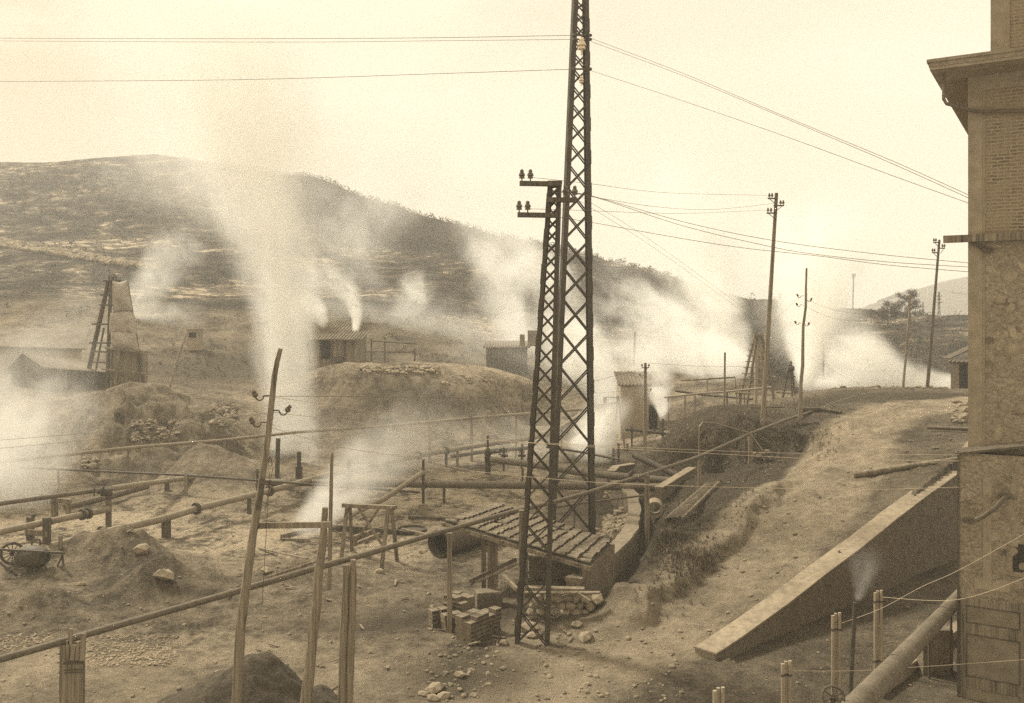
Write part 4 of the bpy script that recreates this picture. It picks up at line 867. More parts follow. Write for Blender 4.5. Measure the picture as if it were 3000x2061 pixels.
# log across the road
t = thing('log', 'long pale trimmed log lying across the road by the wall end', 'log', G(2498,1404))
a, b = G(2500,1402)+Vector((0,0,.10)), P(2806,1346,35.2); m = MB(); m.tube([a.lerp(b, k/8) for k in range(9)], [.13,.13,.135,.12,.12,.115,.11,.11,.10], 10, wob=.1, seed=3); m.build('trunk', 'pale_wood', t, smooth=True)
m = MB(); m.tube([P(2636,1372,37.5), P(2667,1334,38.6)], .06, 8); m.build('branch', 'pale_wood', t)
m = MB(); m.tube([G(2345,1207)+Vector((0,0,.1)), G(2405,1206)+Vector((0,0,.12)), G(2465,1214)+Vector((0,0,.1))], [.16,.12,.09], 8); tag(m.build('log', 'dark_wood', smooth=True), 'dark log lying beside the tall pole on upper terrace', 'log')
post('timber_post', 'stump post where the retaining wall meets the building', (2795,1352), 34.6, .16, 'dark_wood', cat='post')

# ================================================================== tall building at the right
fpx = 1650.0; vdir = Vector((fpx/F, 1, 0)).normalized(); udir = Vector((vdir.y, -vdir.x, 0)); ang = math.atan2(udir.y, udir.x)
C0 = P(2836, 930, 22.0); C0.z = 0
bt = bpy.data.objects.new('brick_building', None); COL.objects.link(bt); bt.location = C0; bt.rotation_euler = (0, 0, ang)
tag(bt, 'tall brick and rubble building filling the right edge of the picture', 'building')
def onface(px, py, off=0.0):           # point of the front face (y = -off in local axes) seen at a picture position -> local x, z
    ray = Vector(((px-1500)/F, 1, (HOR-py)/F)); n = -vdir; p0 = C0 - vdir*off
    k = (p0.dot(n))/(Vector((ray.x, ray.y, 0)).dot(n)); q = ray*k; q.z += CH; r = q - C0; return r.dot(udir), q.z
def bpart(name, m, mat, parent=bt, **k):
    me = bpy.data.meshes.new(name); me.from_pydata(m.v, [], m.f); me.update(); o = bpy.data.objects.new(name, me); COL.objects.link(o); o.parent = parent; me.materials.append(MATS[mat])
    if k.get('bevel'): bb = o.modifiers.new('bevel', 'BEVEL'); bb.width = k['bevel']; bb.segments = 1; bb.limit_method = 'ANGLE'
    return o
def bx(m, x0, x1, y0, y1, z0, z1): m.box(((x0+x1)/2, (y0+y1)/2, (z0+z1)/2), (x1-x0, y1-y0, z1-z0)); return m
zs = onface(2836, 712)[1]; ztop = onface(2836, 226)[1]; zpl = onface(2836, 1318)[1]
xp = onface(2878, 900)[0]; XR = 9
bpart('brick_wall', bx(MB(), xp, XR, .03, 8, zs, ztop), 'brick_wall_face')
def facing(m, x0, x1, y, z0, z1, n, seed):      # irregular stones standing a little proud of the mortar
    rnd = random.Random(seed); k0 = len(m.f); placed = []
    for _ in range(n*6):
        if len(placed) >= n: break
        r = rnd.uniform(.07, .20); x, z_ = rnd.uniform(x0+r, x1), rnd.uniform(z0+r, z1-r)
        if any(abs(x-a) < (r+q)*.95 and abs(z_-e) < (r+q)*.62 for a, e, q in placed): continue
        placed.append((x, z_, r)); i0 = len(m.v); m.rock((0, 0, 0), r, rnd.randint(0, 99999), (1.15, .75, 1))
        for i in range(i0, len(m.v)): p = m.v[i]; m.v[i] = (x+p[0], y+p[2]*.14, z_+p[1])
    return k0
def two_mats(o, k0, mat):
    o.data.materials.append(MATS[mat])
    for p in o.data.polygons:
        if p.index >= k0: p.material_index = 1
m = bx(MB(), xp, XR, .03, 8, zpl-.3, zs); k0 = facing(m, xp+.05, xp+3.2, .025, zpl+.05, zs-.5, 130, 4); two_mats(bpart('rubble_wall', m, 'rubble_face'), k0, 'facing_stone')
m = MB(); bx(m, 0, xp, 0, 8.05, zpl-.3, ztop); bx(m, xp, xp+.05, .015, .03, zpl, ztop-.35); bx(m, xp+.0, XR, -.0, .03, ztop-.36, ztop-.003); bpart('pilaster', m, 'concrete')
# lower, thicker storey
xl = onface(2806, 1600, .3)[0]
m = MB(); bx(m, xl, XR, -.3, 7, -.5, zpl-.04); k0 = facing(m, xl+.5, xl+1.75, -.305, 2.7, zpl-.15, 36, 9); two_mats(bpart('lower_wall', m, 'rubble_face'), k0, 'facing_stone')
m = MB(); 
za = onface(2806, 1328, .36)[1]; zb = onface(2990, 1298, .36)[1]
xb = onface(2990, 1310, .36)[0]; m.add([(xl-.05,-.38,za-.05),(xb+2,-.38,zb+.25),(xb+2,0,zb+.31),(xl-.05,0,za+.02),(xl-.05,-.38,za+.0),(xb+2,-.38,zb+.31),(xb+2,0,zb+.36),(xl-.05,0,za+.07)], [(0,1,5,4),(4,5,6,7),(3,2,1,0),(0,4,7,3)])
bpart('coping_strip', m, 'dark_wood')
m = MB(); x0, _ = onface(2806,1500,.3); bx(m, x0-.012, x0+.035, -.335, -.302, 0, zpl); bpart('corner_strip', m, 'dark_wood')
# cement patches of render on the lower wall
m = MB(); x0, z1 = onface(2880,1400,.3); x1, z0 = onface(2905,1725,.3); bx(m, x0, x1, -.312, -.3, z0, z1); x0, z1 = onface(2855,1690,.3); x1, z0 = onface(2960,1738,.3); bx(m, x0, x1, -.308, -.3, z0, z1); bpart('render_patch', m, 'plaster')
# eaves
m = MB(); ov, ol = 1.13, .70
bx(m, -ol, XR, -ov, 9, ztop, ztop+.07); bpart('soffit', m, 'concrete')
m = MB(); bx(m, -ol-.02, XR, -ov-.02, 9.02, ztop+.07, ztop+.17); bx(m, -ol-.06, XR, -ov-.06, 9.05, ztop+.17, ztop+.24); bpart('roof_slab', m, 'cap_stone')
m = MB(); m.tube([(-.45,-.7,ztop-.0), (-.45,-.7,ztop-.62), (-.40,-.66,ztop-.72), (0.15,-.12,ztop-.86), (.35,-.08,ztop-.88), (4.5,-.08,ztop-1.3)], .04, 8); bpart('gutter_pipe', m, 'pipe_rust')
# set-back upper storey
xu, _ = onface(2902, 100, -1.2); m = MB(); bx(m, xu, xu+.42, 1.2, 6, ztop+.24, ztop+5); up_ = bpart('upper_pilaster', m, 'concrete')
m = MB(); bx(m, xu+.42, XR, 1.23, 6, ztop+.24, ztop+5); bpart('upper_wall', m, 'brick_wall_face')
# beam jutting out at mid height
x0, zz = onface(2764, 702, .14); m = MB(); bx(m, x0, XR, -.20, -.04, zz-.085, zz+.085); bpart('jutting_beam', m, 'weathered_wood')
m = MB(); a = onface(2850,712,.1); b = onface(2893,727,.05); m.bar((a[0],-.1,a[1]), (b[0],-.02,b[1]-.05), .08, .08); m.box((b[0],-.06,b[1]-.05), (.2,.12,.1)); bpart('beam_bracket', m, 'dark_wood')
# wall hook with a short curved bar
m = MB(); P3 = [onface(x, y, .8) for x, y in ((2858,1524),(2880,1515),(2915,1492),(2938,1468))]; m.tube([(P3[0][0],-.8,P3[0][1]),(P3[1][0],-.75,P3[1][1]),(P3[2][0],-.6,P3[2][1]),(P3[3][0],-.45,P3[3][1]),(P3[3][0]+.1,-.28,P3[3][1]+.05)], .055, 8); m.bar((P3[3][0]-.12,-.36,P3[3][1]+.06), (P3[3][0]+.14,-.36,P3[3][1]+.06), .03, .03); bpart('wall_bracket', m, 'dark_wood')
# panelled shutter door
def rect(px0, py0, px1, py1, off): a = onface(px0, py0, off); b = onface(px1, py1, off); return a[0], b[0], b[1], a[1]
x0, x1, z0, z1 = rect(2816, 1745, 2998, 2120, .33)
m = MB(); bx(m, x0, x1+.1, -.36, -.30, .0, z1); dr = bpart('door', m, 'plank_wood')
fr = MB(); T = .045
xa, xb_, zc, zd = rect(2829, 1772, 2990, 1850, .38); xa2, xb2, ze, zf = rect(2829, 1855, 2990, 2012, .38)
bx(fr, x0, xa, -.385, -.36, 0, z1); bx(fr, xb_, x1+.1, -.385, -.36, 0, z1)
bx(fr, xa, xb_, -.384, -.36, zd, z1); bx(fr, xa, xb_, -.384, -.36, zf, zc); bx(fr, xa, xb_, -.384, -.36, ze-.25, ze)
bpart('door_frame', fr, 'weathered_wood', dr)
m = MB()
for (a, b, c, e) in ((xa, xb_, zc, zd), (xa2, xb2, ze, zf)):
    for (p, q, r_, s) in ((a, b, e-.03, e), (a, b, c, c+.03), (a, a+.03, c+.03, e-.03), (b-.03, b, c+.03, e-.03)): bx(m, p, q, -.378, -.361, r_, s)
bpart('door_moulding', m, 'dark_wood', dr)
x0, x1, z0, z1 = rect(2967, 1592, 3010, 1680, .3); m = MB(); bx(m, x0, x1+.5, -.306, -.30, z0, z1); wn_ = bpart('window', m, 'black_glass'); m = MB(); bx(m, x0-.05, x1+.5, -.34, -.30, z0-.1, z0-.002); bpart('window_sill', m, 'concrete', wn_)

# ================================================================== bottom right: pipe, bundles, vent, wheel
pipe_run('steam_pipe', 'very large pale pipe slanting down at the bottom right corner', [(2470,2112,11.6),(2518,2061,12.5),(2640,1931,16),(2770,1792,22),(2850,1706,27)], .168, 'pipe_rust', (), 'large pipes', joints=False)
m = MB()
for x, y, d in ((2622,1950,15.4),(2762,1800,21.5)):
    m = MB(); c = P(x, y, d); ax = (P(2770,1792,22)-P(2640,1931,16)).normalized(); rod(m, c, c+ax*.05, .18, n=20); m.build('pipe_band', 'pipe_rust', bpy.data.objects[[o.name for o in bpy.data.objects if o.get('label','').startswith('very large pale')][0]], smooth=True)
b = GX(P(2441,2043,12).x, 12); t = thing('handwheel_valve', 'iron handwheel on a stem at the very bottom right', 'valve', b)
m = MB(); c = P(2441,2043,12); wa = Vector((-.2,-.82,.5)); m.ring(c, wa, .135, .016, 28, 8)
x = wa.cross(Vector((0,0,1))).normalized(); y = wa.normalized().cross(x)
for k in range(3): e = (x*math.cos(k*1.047+.5)+y*math.sin(k*1.047+.5))*.13; rod(m, c-e, c+e, .010, n=6)
rod(m, c-wa.normalized()*.0, c+wa.normalized()*.04, .03); m.build('handwheel', 'iron', t, smooth=True)
m = MB(); rod(m, c, Vector((c.x+.03, c.y+.2, c.z-.5)), .03); rod(m, Vector((c.x+.03, c.y+.2, c.z-.5)), Vector((c.x+.03, c.y+.2, 0)), .09, n=12); m.build('valve_stem', 'iron', t)
for (x, yt, d, lab) in ((2304,1940,19.6,'bundle of three pale tubes left of the black vent pipe, nearest'),(2450,1799,21.3,'bundle of three pale tubes just left of black vent pipe'),(2573,1733,23.4,'bundle of three pale tubes right of the black vent pipe'),(2106,2018,17.6,'stub of a tube bundle at the bottom edge below the road')):
    b = Gd(x, d); t = thing('tube_bundle', lab, 'tube bundle', b, 'upright tube bundles'); tp = P(x, yt, d)
    for k, (dx, dy, dz) in enumerate(((-.085,-.02,-.03),(0,.04,.0),(.075,-.01,.03))): m = MB(); rod(m, Vector((b.x+dx, b.y+dy, 0-.1)), Vector((tp.x+dx, tp.y+dy, tp.z+dz)), .037, n=12); m.build('tube', 'tube_white', t, smooth=True)
    for f in ((.82,) if x != 2573 else (.86,.12)):
        m = MB(); z = tp.z*f
        for dx, dy in ((-.085,-.02),(0,.04),(.075,-.01)): m.lathe(Vector((b.x+dx, b.y+dy, z)), [(.045,0),(.045,.05)], 12)
        m.build('band', 'iron', t)
m = MB(); b = Gd(2492,21); rod(m, Vector((b.x-.03, b.y, -.1)), P(2505,1766,21), .047, n=12); tag(m.build('vent_pipe', 'iron', smooth=True), 'tall thin black vent pipe giving off a wisp of steam', 'pipe')
a, b = GX(*gpt(2560,2045)), GX(*gpt(2815,1850)); m = MB(); m.bar(a+Vector((0,0,.1)), b+Vector((0,0,.1)), .30, .3); tag(m.build('concrete_kerb', 'cap_stone'), 'straight concrete kerb running under the big pale pipe', 'kerb')
t = thing('pipe_saddle', 'dark arched iron saddle supporting the far end of big pipe', 'support', GX(*gpt(2755,1900)))
m = MB(); c = P(2722,1800,22.9); e = P(2786,1802,23.1); m.bar(c, e, .06, .06); m.bar(e, Vector((e.x, e.y, 0)), .05, .05); m.bar(c, Vector((c.x, c.y, 0)), .05, .05); m.build('frame', 'iron', t)
m = MB(); m.box(((c.x+e.x)/2, c.y+.4, .55), (.75,.4,1.2)); m.build('masonry_block', 'dark_rubble', t)

# ================================================================== poles on the right terrace
def power_pole(label, top, base, dep, w0, w1, arms, group='wooden poles on the terraces', mat='weathered_wood', s=1.0, brackets=(), wob=0):
    b = G(*base) if dep is None else Gd(base[0], dep); dd = b.y; tp = P(top[0], top[1], dd); t = thing('power_pole', label, 'pole', b, group); m = MB()
    pts = [b-Vector((0,0,.4)), b]; rnd = random.Random(int(top[0])); n = 8
    for i in range(1, n+1): q = b.lerp(tp, i/n); pts.append(q+Vector((rnd.uniform(-1,1)*wob*(i < n), 0, 0)))
    rs = [w0/2]+[(w0+(w1-w0)*i/n)/2 for i in range(n+1)]; m.tube(pts, rs, 10, wob=.05); m.build('shaft', mat, t, smooth=True)
    for (xa, xb, y, ins) in arms:
        m = MB(); m.bar(P(xa, y, dd-.12), P(xb, y, dd-.12), .05*s, .07*s)
        inner, outer = (xb, xa) if abs(xa-top[0]) > abs(xb-top[0]) else (xa, xb)
        m.bar(P(outer+(6 if outer < inner else -6)*s*.8, y+1, dd-.1), P(inner-(6 if outer < inner else -6)*s*.5, y+24*46/dd*s*.8, dd-.1), .03*s, .03*s); m.build('crossarm', 'iron', t)
        for ix in ins: insulator(t, P(ix, y-6*46/dd*s*.8, dd-.12), .72*s)
    for (x, y, side) in brackets: hook_insulator(t, P(x, y, dd), side, 1.0*s)
    return t
power_pole('tallest wooden pole on the right terrace with three offset crossarms', (2275,566), (2234,1242), None, .26, .17, ((2249,2279,582,(2254,2262)),(2266,2297,603,(2287,2295)),(2246,2277,625,(2250,2259))))
power_pole('wavy unpainted pole with side hooks right of the tallest pole', (2363,786), (2343,1243), None, .22, .10, (), mat='pale_wood', brackets=((2354,868,-1),(2358,880,1),(2352,894,-1),(2348,947,-1),(2351,951,1)), wob=.06)
power_pole('leaning dark pole with three crossarms near the tall building', (2752,703), (2717,1137), None, .22, .14, ((2734,2755,711,(2736,2742)),(2753,2769,728,(2761,2767)),(2730,2752,741,(2732,2738))), mat='dark_wood')
power_pole('thin leaning pole between the steam fan and the dark pole', (2669,859), (2646,1136), None, .16, .11, (), mat='pale_wood')
power_pole('thin distant pole standing alone against the sky', (2501,802), (2498,912), 150, .25, .2, ((2496,2506,812,(2497,2505)),), s=2.2)
power_pole('distant thin pole between the steam columns on dark hillside', (2286,858), (2284,966), 122, .22, .2, ((2282,2291,868,(2283,2290)),), mat='pale_wood', s=2)
power_pole('pale thin pole seen through the steam fan', (2413,985), (2411,1085), 84, .2, .16, ((2409,2418,1043,()),), mat='pale_wood')
power_pole('pole with a two insulator crossarm in front of small tiled hut', (1891,1064), (1889,1330), 60.5, .25, .18, ((1880,1902,1078,(1881,1901)),), mat='weathered_wood', brackets=((1888,1100,-1),(1893,1143,1)), s=1.0)
power_pole('dark pole rising out of steam behind the tall pylon', (1860,975), (1857,1110), 96, .24, .2, (), mat='dark_wood')
power_pole('slim whitish pole on the bank left of ladder derrick', (2124,1033), (2122,1198), None, .12, .1, (), mat='pale_wood')
t = thing('small_trestle', 'small upright wooden rack beside the thin leaning pole', 'rack', G(2683,1133)); dd = G(2683,1133).y
for x in (2676,2690): m = MB(); m.bar(Gd(x, dd)-Vector((0,0,.1)), P(x+1, 1088, dd), .09, .08); m.build('post', 'weathered_wood', t)
for y in (1090,1107): m = MB(); m.bar(P(2674,y,dd-.05), P(2693,y,dd-.05), .08, .12); m.build('crossbar', 'weathered_wood', t)
m = MB(); m.bar(P(2676,1090,dd), P(2677,1026,dd), .03, .03); m.build('rod', 'weathered_wood', t)
# ladder derrick
dd = 64.5; t = thing('ladder_derrick', 'tapering timber derrick with ladder rungs in front of white pipe', 'derrick', Gd(2205,dd))
legs = (((2211,983),(2156,1182),dd-.5),((2218,983),(2186,1170),dd+1.5),((2232,983),(2270,1148),dd+.8),((2226,983),(2238,1160),dd-.8))
for (a, b, q) in legs: m = MB(); m.bar(P(a[0], a[1], dd), Gd(b[0], q)-Vector((0,0,.2)), .15, .13); m.build('leg', 'weathered_wood', t)
for y in (1009,1026,1043,1060,1078,1095,1112,1129):
    f = (y-983)/199; m = MB(); m.bar(P(2211-55*f-7, y, dd-.35*f-.1), P(2229+14*f+6, y, dd-.6*f), .09, .06); m.build('rung', 'weathered_wood', t)
m = MB(); m.box(P(2222,981,dd), (.65,.3,.16)); m.build('top_block', 'weathered_wood', t)
m = MB(); rod(m, Gd(2214,66.3)-Vector((0,0,.2)), P(2217,1018,66.3), .13, n=12); tag(m.build('standpipe', 'tube_white', smooth=True), 'thick white standpipe inside the ladder derrick', 'standpipe', 'upright pipes in the yard')
t = thing('work_bench', 'low timber bench at the foot of the ladder derrick', 'bench', Gd(2175,62)); m = MB(); m.bar(P(2152,1151,62.3), P(2198,1153,62.3), .3, .1); m.build('top', 'weathered_wood', t)
for x in (2158,2166,2170,2180): m = MB(); m.bar(P(x,1152,62.3), Gd(x+1, 62.3)-Vector((0,0,.1)), .08, .08); m.build('leg', 'weathered_wood', t)
# winch frame
dd = 66; t = thing('winch_frame', 'small dark A shaped winch frame behind the wavy pole', 'winch', Gd(2312,dd))
for x0, x1 in ((2312,2292),(2318,2331),(2314,2322)): m = MB(); m.bar(P(x0,1070,dd), Gd(x1, dd)-Vector((0,0,.2)), .12, .1); m.build('leg', 'dark_wood', t)
m = MB(); m.bar(P(2295,1104,dd-.1), P(2330,1104,dd-.1), .09, .09); m.build('crossbar', 'dark_wood', t)
m = MB(); rod(m, P(2308,1080,dd-.2), P(2326,1080,dd-.2), .17, n=12); rod(m, P(2315,1064,dd-.2), P(2319,1064,dd-.2), .14, n=12); m.build('winch_drum', 'iron', t, smooth=True)
# stone-grey drum lying on the terrace
g = G(2335,1154); a = Vector((g.x, g.y, g.z+.33)); b = Gd(2412, g.y+1.2)+Vector((0,0,.38)); ax = (b-a).normalized(); ln = (b-a).length
t = thing('iron_drum', 'mottled cylinder with a dark open end lying beside wavy pole', 'drum', g)
m = MB(); m.lathe(a, [(.33,0),(.33,ln*.3),(.36,ln*.31),(.36,ln),(.30,ln),(.30,.02),(.33,.0)], 22, ax, False); m.build('shell', 'stone', t, smooth=True)
m = MB(); m.ring(a, ax, .33, .04, 22); m.ring(b, ax, .36, .04, 22); m.build('rim', 'iron', t, smooth=True)
m = MB(); m.lathe(a+ax*.06, [(.01,0),(.31,0),(.31,.02),(.01,.02)], 18, ax); m.build('shade_disc', 'cavity_shade', t)  # added dark disc: the open end's inner shade as colour
m = MB(); g2 = G(2272,1153); rod(m, g2+Vector((0,0,.1)), Gd(2322, g2.y+.4)+Vector((0,0,.1)), .09, n=10); tag(m.build('steam_pipe', 'tube_white', smooth=True), 'short white tube lying left of the mottled cylinder', 'pipe')

# ================================================================== huts
def hut(name, label, px0, px1, ytop, ybase, d, depth, wallmat, roofmat, over=.25, slope=.25, pitch='front', parts=(), rot=0, cat='hut'):
    a, b = P(px0, ybase, d), P(px1, ybase, d); c = (a+b)/2; w = (b-a).length; zt = P(px0, ytop, d).z; zb = a.z
    t = thing(name, label, cat, Vector((c.x, c.y, zb))); 
    R = Matrix.Rotation(rot, 3, 'Z'); O = Vector((c.x, c.y, 0))
    def T(x, y, z): q = R @ Vector((x, y, 0)); return (O.x+q.x, O.y+q.y, z)
    def B(m, x0, x1, y0, y1, z0, z1): vs = [T(x, y, z) for z in (z0, z1) for x, y in ((x0,y0),(x1,y0),(x1,y1),(x0,y1))]; m.add(vs, [(0,3,2,1),(4,5,6,7),(0,1,5,4),(1,2,6,5),(2,3,7,6),(3,0,4,7)])
    rise = slope*depth
    m = MB()
    if pitch == 'front':
        vs = [T(-w/2,0,zb-1.2),T(w/2,0,zb-1.2),T(w/2,depth,zb-1.2),T(-w/2,depth,zb-1.2),T(-w/2,0,zt),T(w/2,0,zt),T(w/2,depth,zt+rise),T(-w/2,depth,zt+rise)]
        m.add(vs, [(0,1,5,4),(1,2,6,5),(2,3,7,6),(3,0,4,7)]); m.build('wall', wallmat, t)
        m = MB(); o = over; q = [(-w/2-o,-o,zt-slope*o),(w/2+o,-o,zt-slope*o),(w/2+o,depth+o,zt+rise+slope*o),(-w/2-o,depth+o,zt+rise+slope*o)]
        m.add([T(*p) for p in q]+[T(p[0],p[1],p[2]+.09) for p in q], [(0,3,2,1),(4,5,6,7),(0,1,5,4),(1,2,6,5),(2,3,7,6),(3,0,4,7)])
        nr = int(w/.24)
        for k in range(nr+1):
            x = -w/2-o+(w+2*o)*k/nr; p0 = Vector(T(x, -o-.04, zt-slope*o+.1)); p1 = Vector(T(x, depth+o, zt+rise+slope*o+.1)); m.tube([p0, p1], .07, 6)
        m.build('roof', roofmat, t)
    for (nm, x0, x1, z0, z1, mt, pr) in parts:
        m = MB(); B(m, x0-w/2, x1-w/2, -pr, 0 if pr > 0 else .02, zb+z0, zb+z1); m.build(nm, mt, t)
    return t
hut('tiled_hut', 'small plastered hut with a clay tile roof half hidden by steam', 1818, 1932, 1130, 1262, 68.5, 2.6, 'plaster', 'tile', .15, .28, parts=(('doorway',2.1,2.75,.1,1.9,'cavity_shade',.012),))  # hut doorways, here and below: dark panels painted as interior shade
hut('long_hut', 'long plank hut with a low roof on the middle terrace', 892, 1046, 990, 1056, 90, 3.6, 'weathered_wood', 'tile', .8, .3, rot=-.12, parts=(('plank_post',.2,.32,-.2,2.2,'pale_wood',.12),('plank_post',1.35,1.47,-.2,2.2,'pale_wood',.12),('plank_post',2.6,2.7,-.2,2.2,'dark_wood',.12),('plank_post',3.9,4.0,-.2,2.2,'dark_wood',.12),('doorway',1.5,2.5,.1,2.0,'cavity_shade',.015),('bench',2.9,3.9,-.1,.35,'dark_wood',.5)))
hut('stone_hut', 'small stone hut with a dark doorway at the far end of road', 2790, 2880, 1066, 1146, 62, 3.2, 'rubble_face', 'dark_wood', .05, .0, rot=-.46, parts=(('doorway',.52,1.05,.15,1.85,'cavity_shade',.02),))
m = MB(); a = P(2771,1051,61.4); b = P(2840,1019,61.6); m.bar(a, b+(b-a)*.6, .9, .07); tag(m.build('roof_sheet', 'dark_wood'), 'sloping timber roof sheet over the small stone hut', 'roof')
hut('chimney_house', 'dim house with chimneys almost lost in steam above the terrace', 1424, 1545, 1020, 1082, 93, 4, 'dark_wood', 'tile', .2, .12, parts=(('chimney',3.4,3.9,2.3,3.5,'dark_rubble',.3),('chimney',4.2,5.2,2.3,3.9,'dark_rubble',.3)))
hut('boiler_box', 'tiny square masonry box on the hillside above the leaning pole', 548, 584, 968, 994, 97, 1.2, 'plaster', 'concrete', .05, .0, parts=(('doorway',.2,.95,.15,.7,'cavity_shade',.02),))
# left shed with corrugated gable roof
dd = 74.5; t = thing('corrugated_shed', 'steam veiled shed with a ribbed gable roof at far left', 'shed', Gd(180, dd))
R0, R1, E0, E1, Bk0 = P(66,1035,dd), P(268,1058,dd+.5), P(128,1077,dd-2.6), P(328,1092,dd-2.2), P(20,1082,dd+1.5)
m = MB(); th = Vector((0,0,-.06)); m.add([R0, R1, E1, E0, R0+th, R1+th, E1+th, E0+th], [(0,3,2,1),(4,5,6,7),(0,1,5,4),(1,2,6,5),(2,3,7,6),(3,0,4,7)])
Bk1 = Bk0+(R1-R0); m.add([R0, R1, Bk1, Bk0], [(0,1,2,3)])
for k in range(27): f = k/26; m.tube([R0.lerp(R1, f)+Vector((0,0,.02)), E0.lerp(E1, f)+Vector((0,0,.02))], .035, 5)
m.build('roof', 'corrugated', t)
m = MB(); g = Vector((0,0,-1)); 
def drop(p): return Vector((p.x, p.y, min(p.z-1.4, float(hz(p.x, p.y)[0])-.2)))
e0, e1 = E0+Vector((.3,.5,-.15)), E1+Vector((-.3,.5,-.15)); b0 = Bk0+Vector((.5,-.3,-.2)); r0 = R0+Vector((.35,.0,-.12)); r1 = R1+Vector((-.35,0,-.12)); 
m.add([drop(e0), drop(e1), e1, e0, drop(b0), b0, r0, drop(b0+(R1-R0)), b0+(R1-R0), r1], [(0,1,2,3),(4,0,3,6,5),(1,7,8,9,2)]); m.build('wall', 'dark_wood', t)
for f in (.3, .62, .9): q = E0.lerp(E1, f)+Vector((0,.35,-.1)); m = MB(); m.bar(drop(q), q, .1, .1); m.build('post', 'weathered_wood', t)
# pale awning shed behind it
dd = 83; t = thing('canvas_shed', 'pale flat roofed shed behind the ribbed roof and derrick', 'shed', Gd(150, dd))
q = [P(-30,962,dd+4), P(262,960,dd+4), P(246,1022,dd-2), P(-30,1014,dd-2)]; m = MB(); m.add(q+[p+Vector((0,0,-.1)) for p in q], [(0,3,2,1),(4,5,6,7),(0,1,5,4),(1,2,6,5),(2,3,7,6),(3,0,4,7)]); m.build('roof', 'tile', t)
m = MB(); a, b = q[3]+Vector((.4,.4,-.1)), q[2]+Vector((-.4,.4,-.1)); m.add([drop(a), drop(b), b, a], [(0,1,2,3)]); m.build('wall', 'plaster', t)
# canvas-clad derrick
dd = 71.5; t = thing('drilling_derrick', 'timber drilling derrick clad in torn pale canvas with a pulley wheel', 'derrick', Gd(345, dd))
for a, b, w, q0, q1 in (((319,822),(246,1040),.26,dd,dd+1.5),((325,822),(313,1092),.22,dd,dd-.6),((372,828),(428,1100),.18,dd+.1,dd-.6),((366,828),(410,1095),.18,dd+.6,dd+1.8),((305,960),(268,1060),.12,dd+.5,dd+.6)):
    m = MB(); e = P(b[0], b[1], q1); e.z = min(e.z, float(hz(e.x, e.y)[0])+.6)-.8; m.bar(P(a[0], a[1], q0), e, w, w*.8); m.build('leg', 'dark_wood', t)
for y, xa, xb in ((865,294,338),(894,292,336),(950,270,332),(1005,262,330),(1031,272,325),(1062,272,322)):
    m = MB(); m.bar(P(xa,y,dd-.15), P(xb,y+1,dd-.15), .14, .12); m.build('rung', 'dark_wood', t)
can = [(335,830),(371,825),(380,870),(385,909),(394,927),(400,954),(399,983),(407,1028),(375,1024),(344,1019),(322,1006),(323,960),(323,924),(333,911),(329,870)]
def sheet(poly, d, bulge, name, mat, par, seed=0, thick=.03):
    cx_, cy_ = sum(p[0] for p in poly)/len(poly), sum(p[1] for p in poly)/len(poly); rings = 7; vs = []; n = len(poly); dens = []
    for i in range(n):
        a = poly[i]; b = poly[(i+1)%n]
        for k in range(4): dens.append((a[0]+(b[0]-a[0])*k/4, a[1]+(b[1]-a[1])*k/4))
    n = len(dens)
    for r in range(rings):
        f = 1-r/rings
        for (x, y) in dens:
            X, Y = cx_+(x-cx_)*f, cy_+(y-cy_)*f; dep = d - bulge*(1-f**2) + .22*float(vnoise(np.array([X*.09]), np.array([Y*.045]), seed)[0]); vs.append(P(X, Y, dep))
    vs.append(P(cx_, cy_, d-bulge)); fs = [(r*n+i, r*n+(i+1)%n, (r+1)*n+(i+1)%n, (r+1)*n+i) for r in range(rings-1) for i in range(n)] + [((rings-1)*n+i, (rings-1)*n+(i+1)%n, rings*n) for i in range(n)]
    m = MB(); m.add(vs, fs); o = m.build(name, mat, par, smooth=True); s_ = o.modifiers.new('thickness', 'SOLIDIFY'); s_.thickness = thick; return o
sheet([(330,824),(350,829),(372,822),(377,850),(381,868),(388,915),(360,912),(333,918),(329,870)], dd-.35, .35, 'canvas', 'canvas', t, 3)
sheet([(323,918),(350,914),(388,915),(394,927),(400,954),(398,984),(370,979),(345,976),(320,978)], dd-.5, .4, 'canvas', 'canvas', t, 5)
sheet([(326,976),(345,972),(398,978),(408,1032),(375,1028),(344,1024),(328,1016)], dd-.7, .35, 'canvas', 'canvas', t, 7)
m = MB(); m.bar(P(311,1020,dd-1), P(430,1031,dd-1), .5, .12); m.bar(P(300,1082,dd-1), P(436,1096,dd-1), .3, .12); m.build('platform', 'weathered_wood', t)
m = MB(); a, b = P(322,1024,dd-.6), P(408,1030,dd-.4); m.add([Vector((a.x,a.y,3.2)), Vector((b.x,b.y,3.2)), b, a, Vector((a.x,a.y+1.6,3.2)), Vector((b.x,b.y+1.6,3.2)), b+Vector((0,1.6,0)), a+Vector((0,1.6,0))], [(0,1,2,3),(1,5,6,2),(4,0,3,7),(3,2,6,7)]); m.build('cabin', 'weathered_wood', t)
m = MB(); c = P(330,815,dd); m.ring(c, (.3,-.95,0), .27, .05, 20); m.ring(c, (.3,-.95,0), .08, .05, 12)
for k in range(3): e = Vector((.95*math.cos(k*1.05),.3*math.cos(k*1.05),math.sin(k*1.05)))*.27; rod(m, c-e, c+e, .03, n=5)
m.box(P(330,824,dd), (1.3,.4,.14)); m.build('pulley_wheel', 'iron', t)
m = MB(); m.bar(P(348,1026,dd-1.4), P(341,1112,dd-1.4), .11, .1); m.build('prop', 'pale_wood', t)
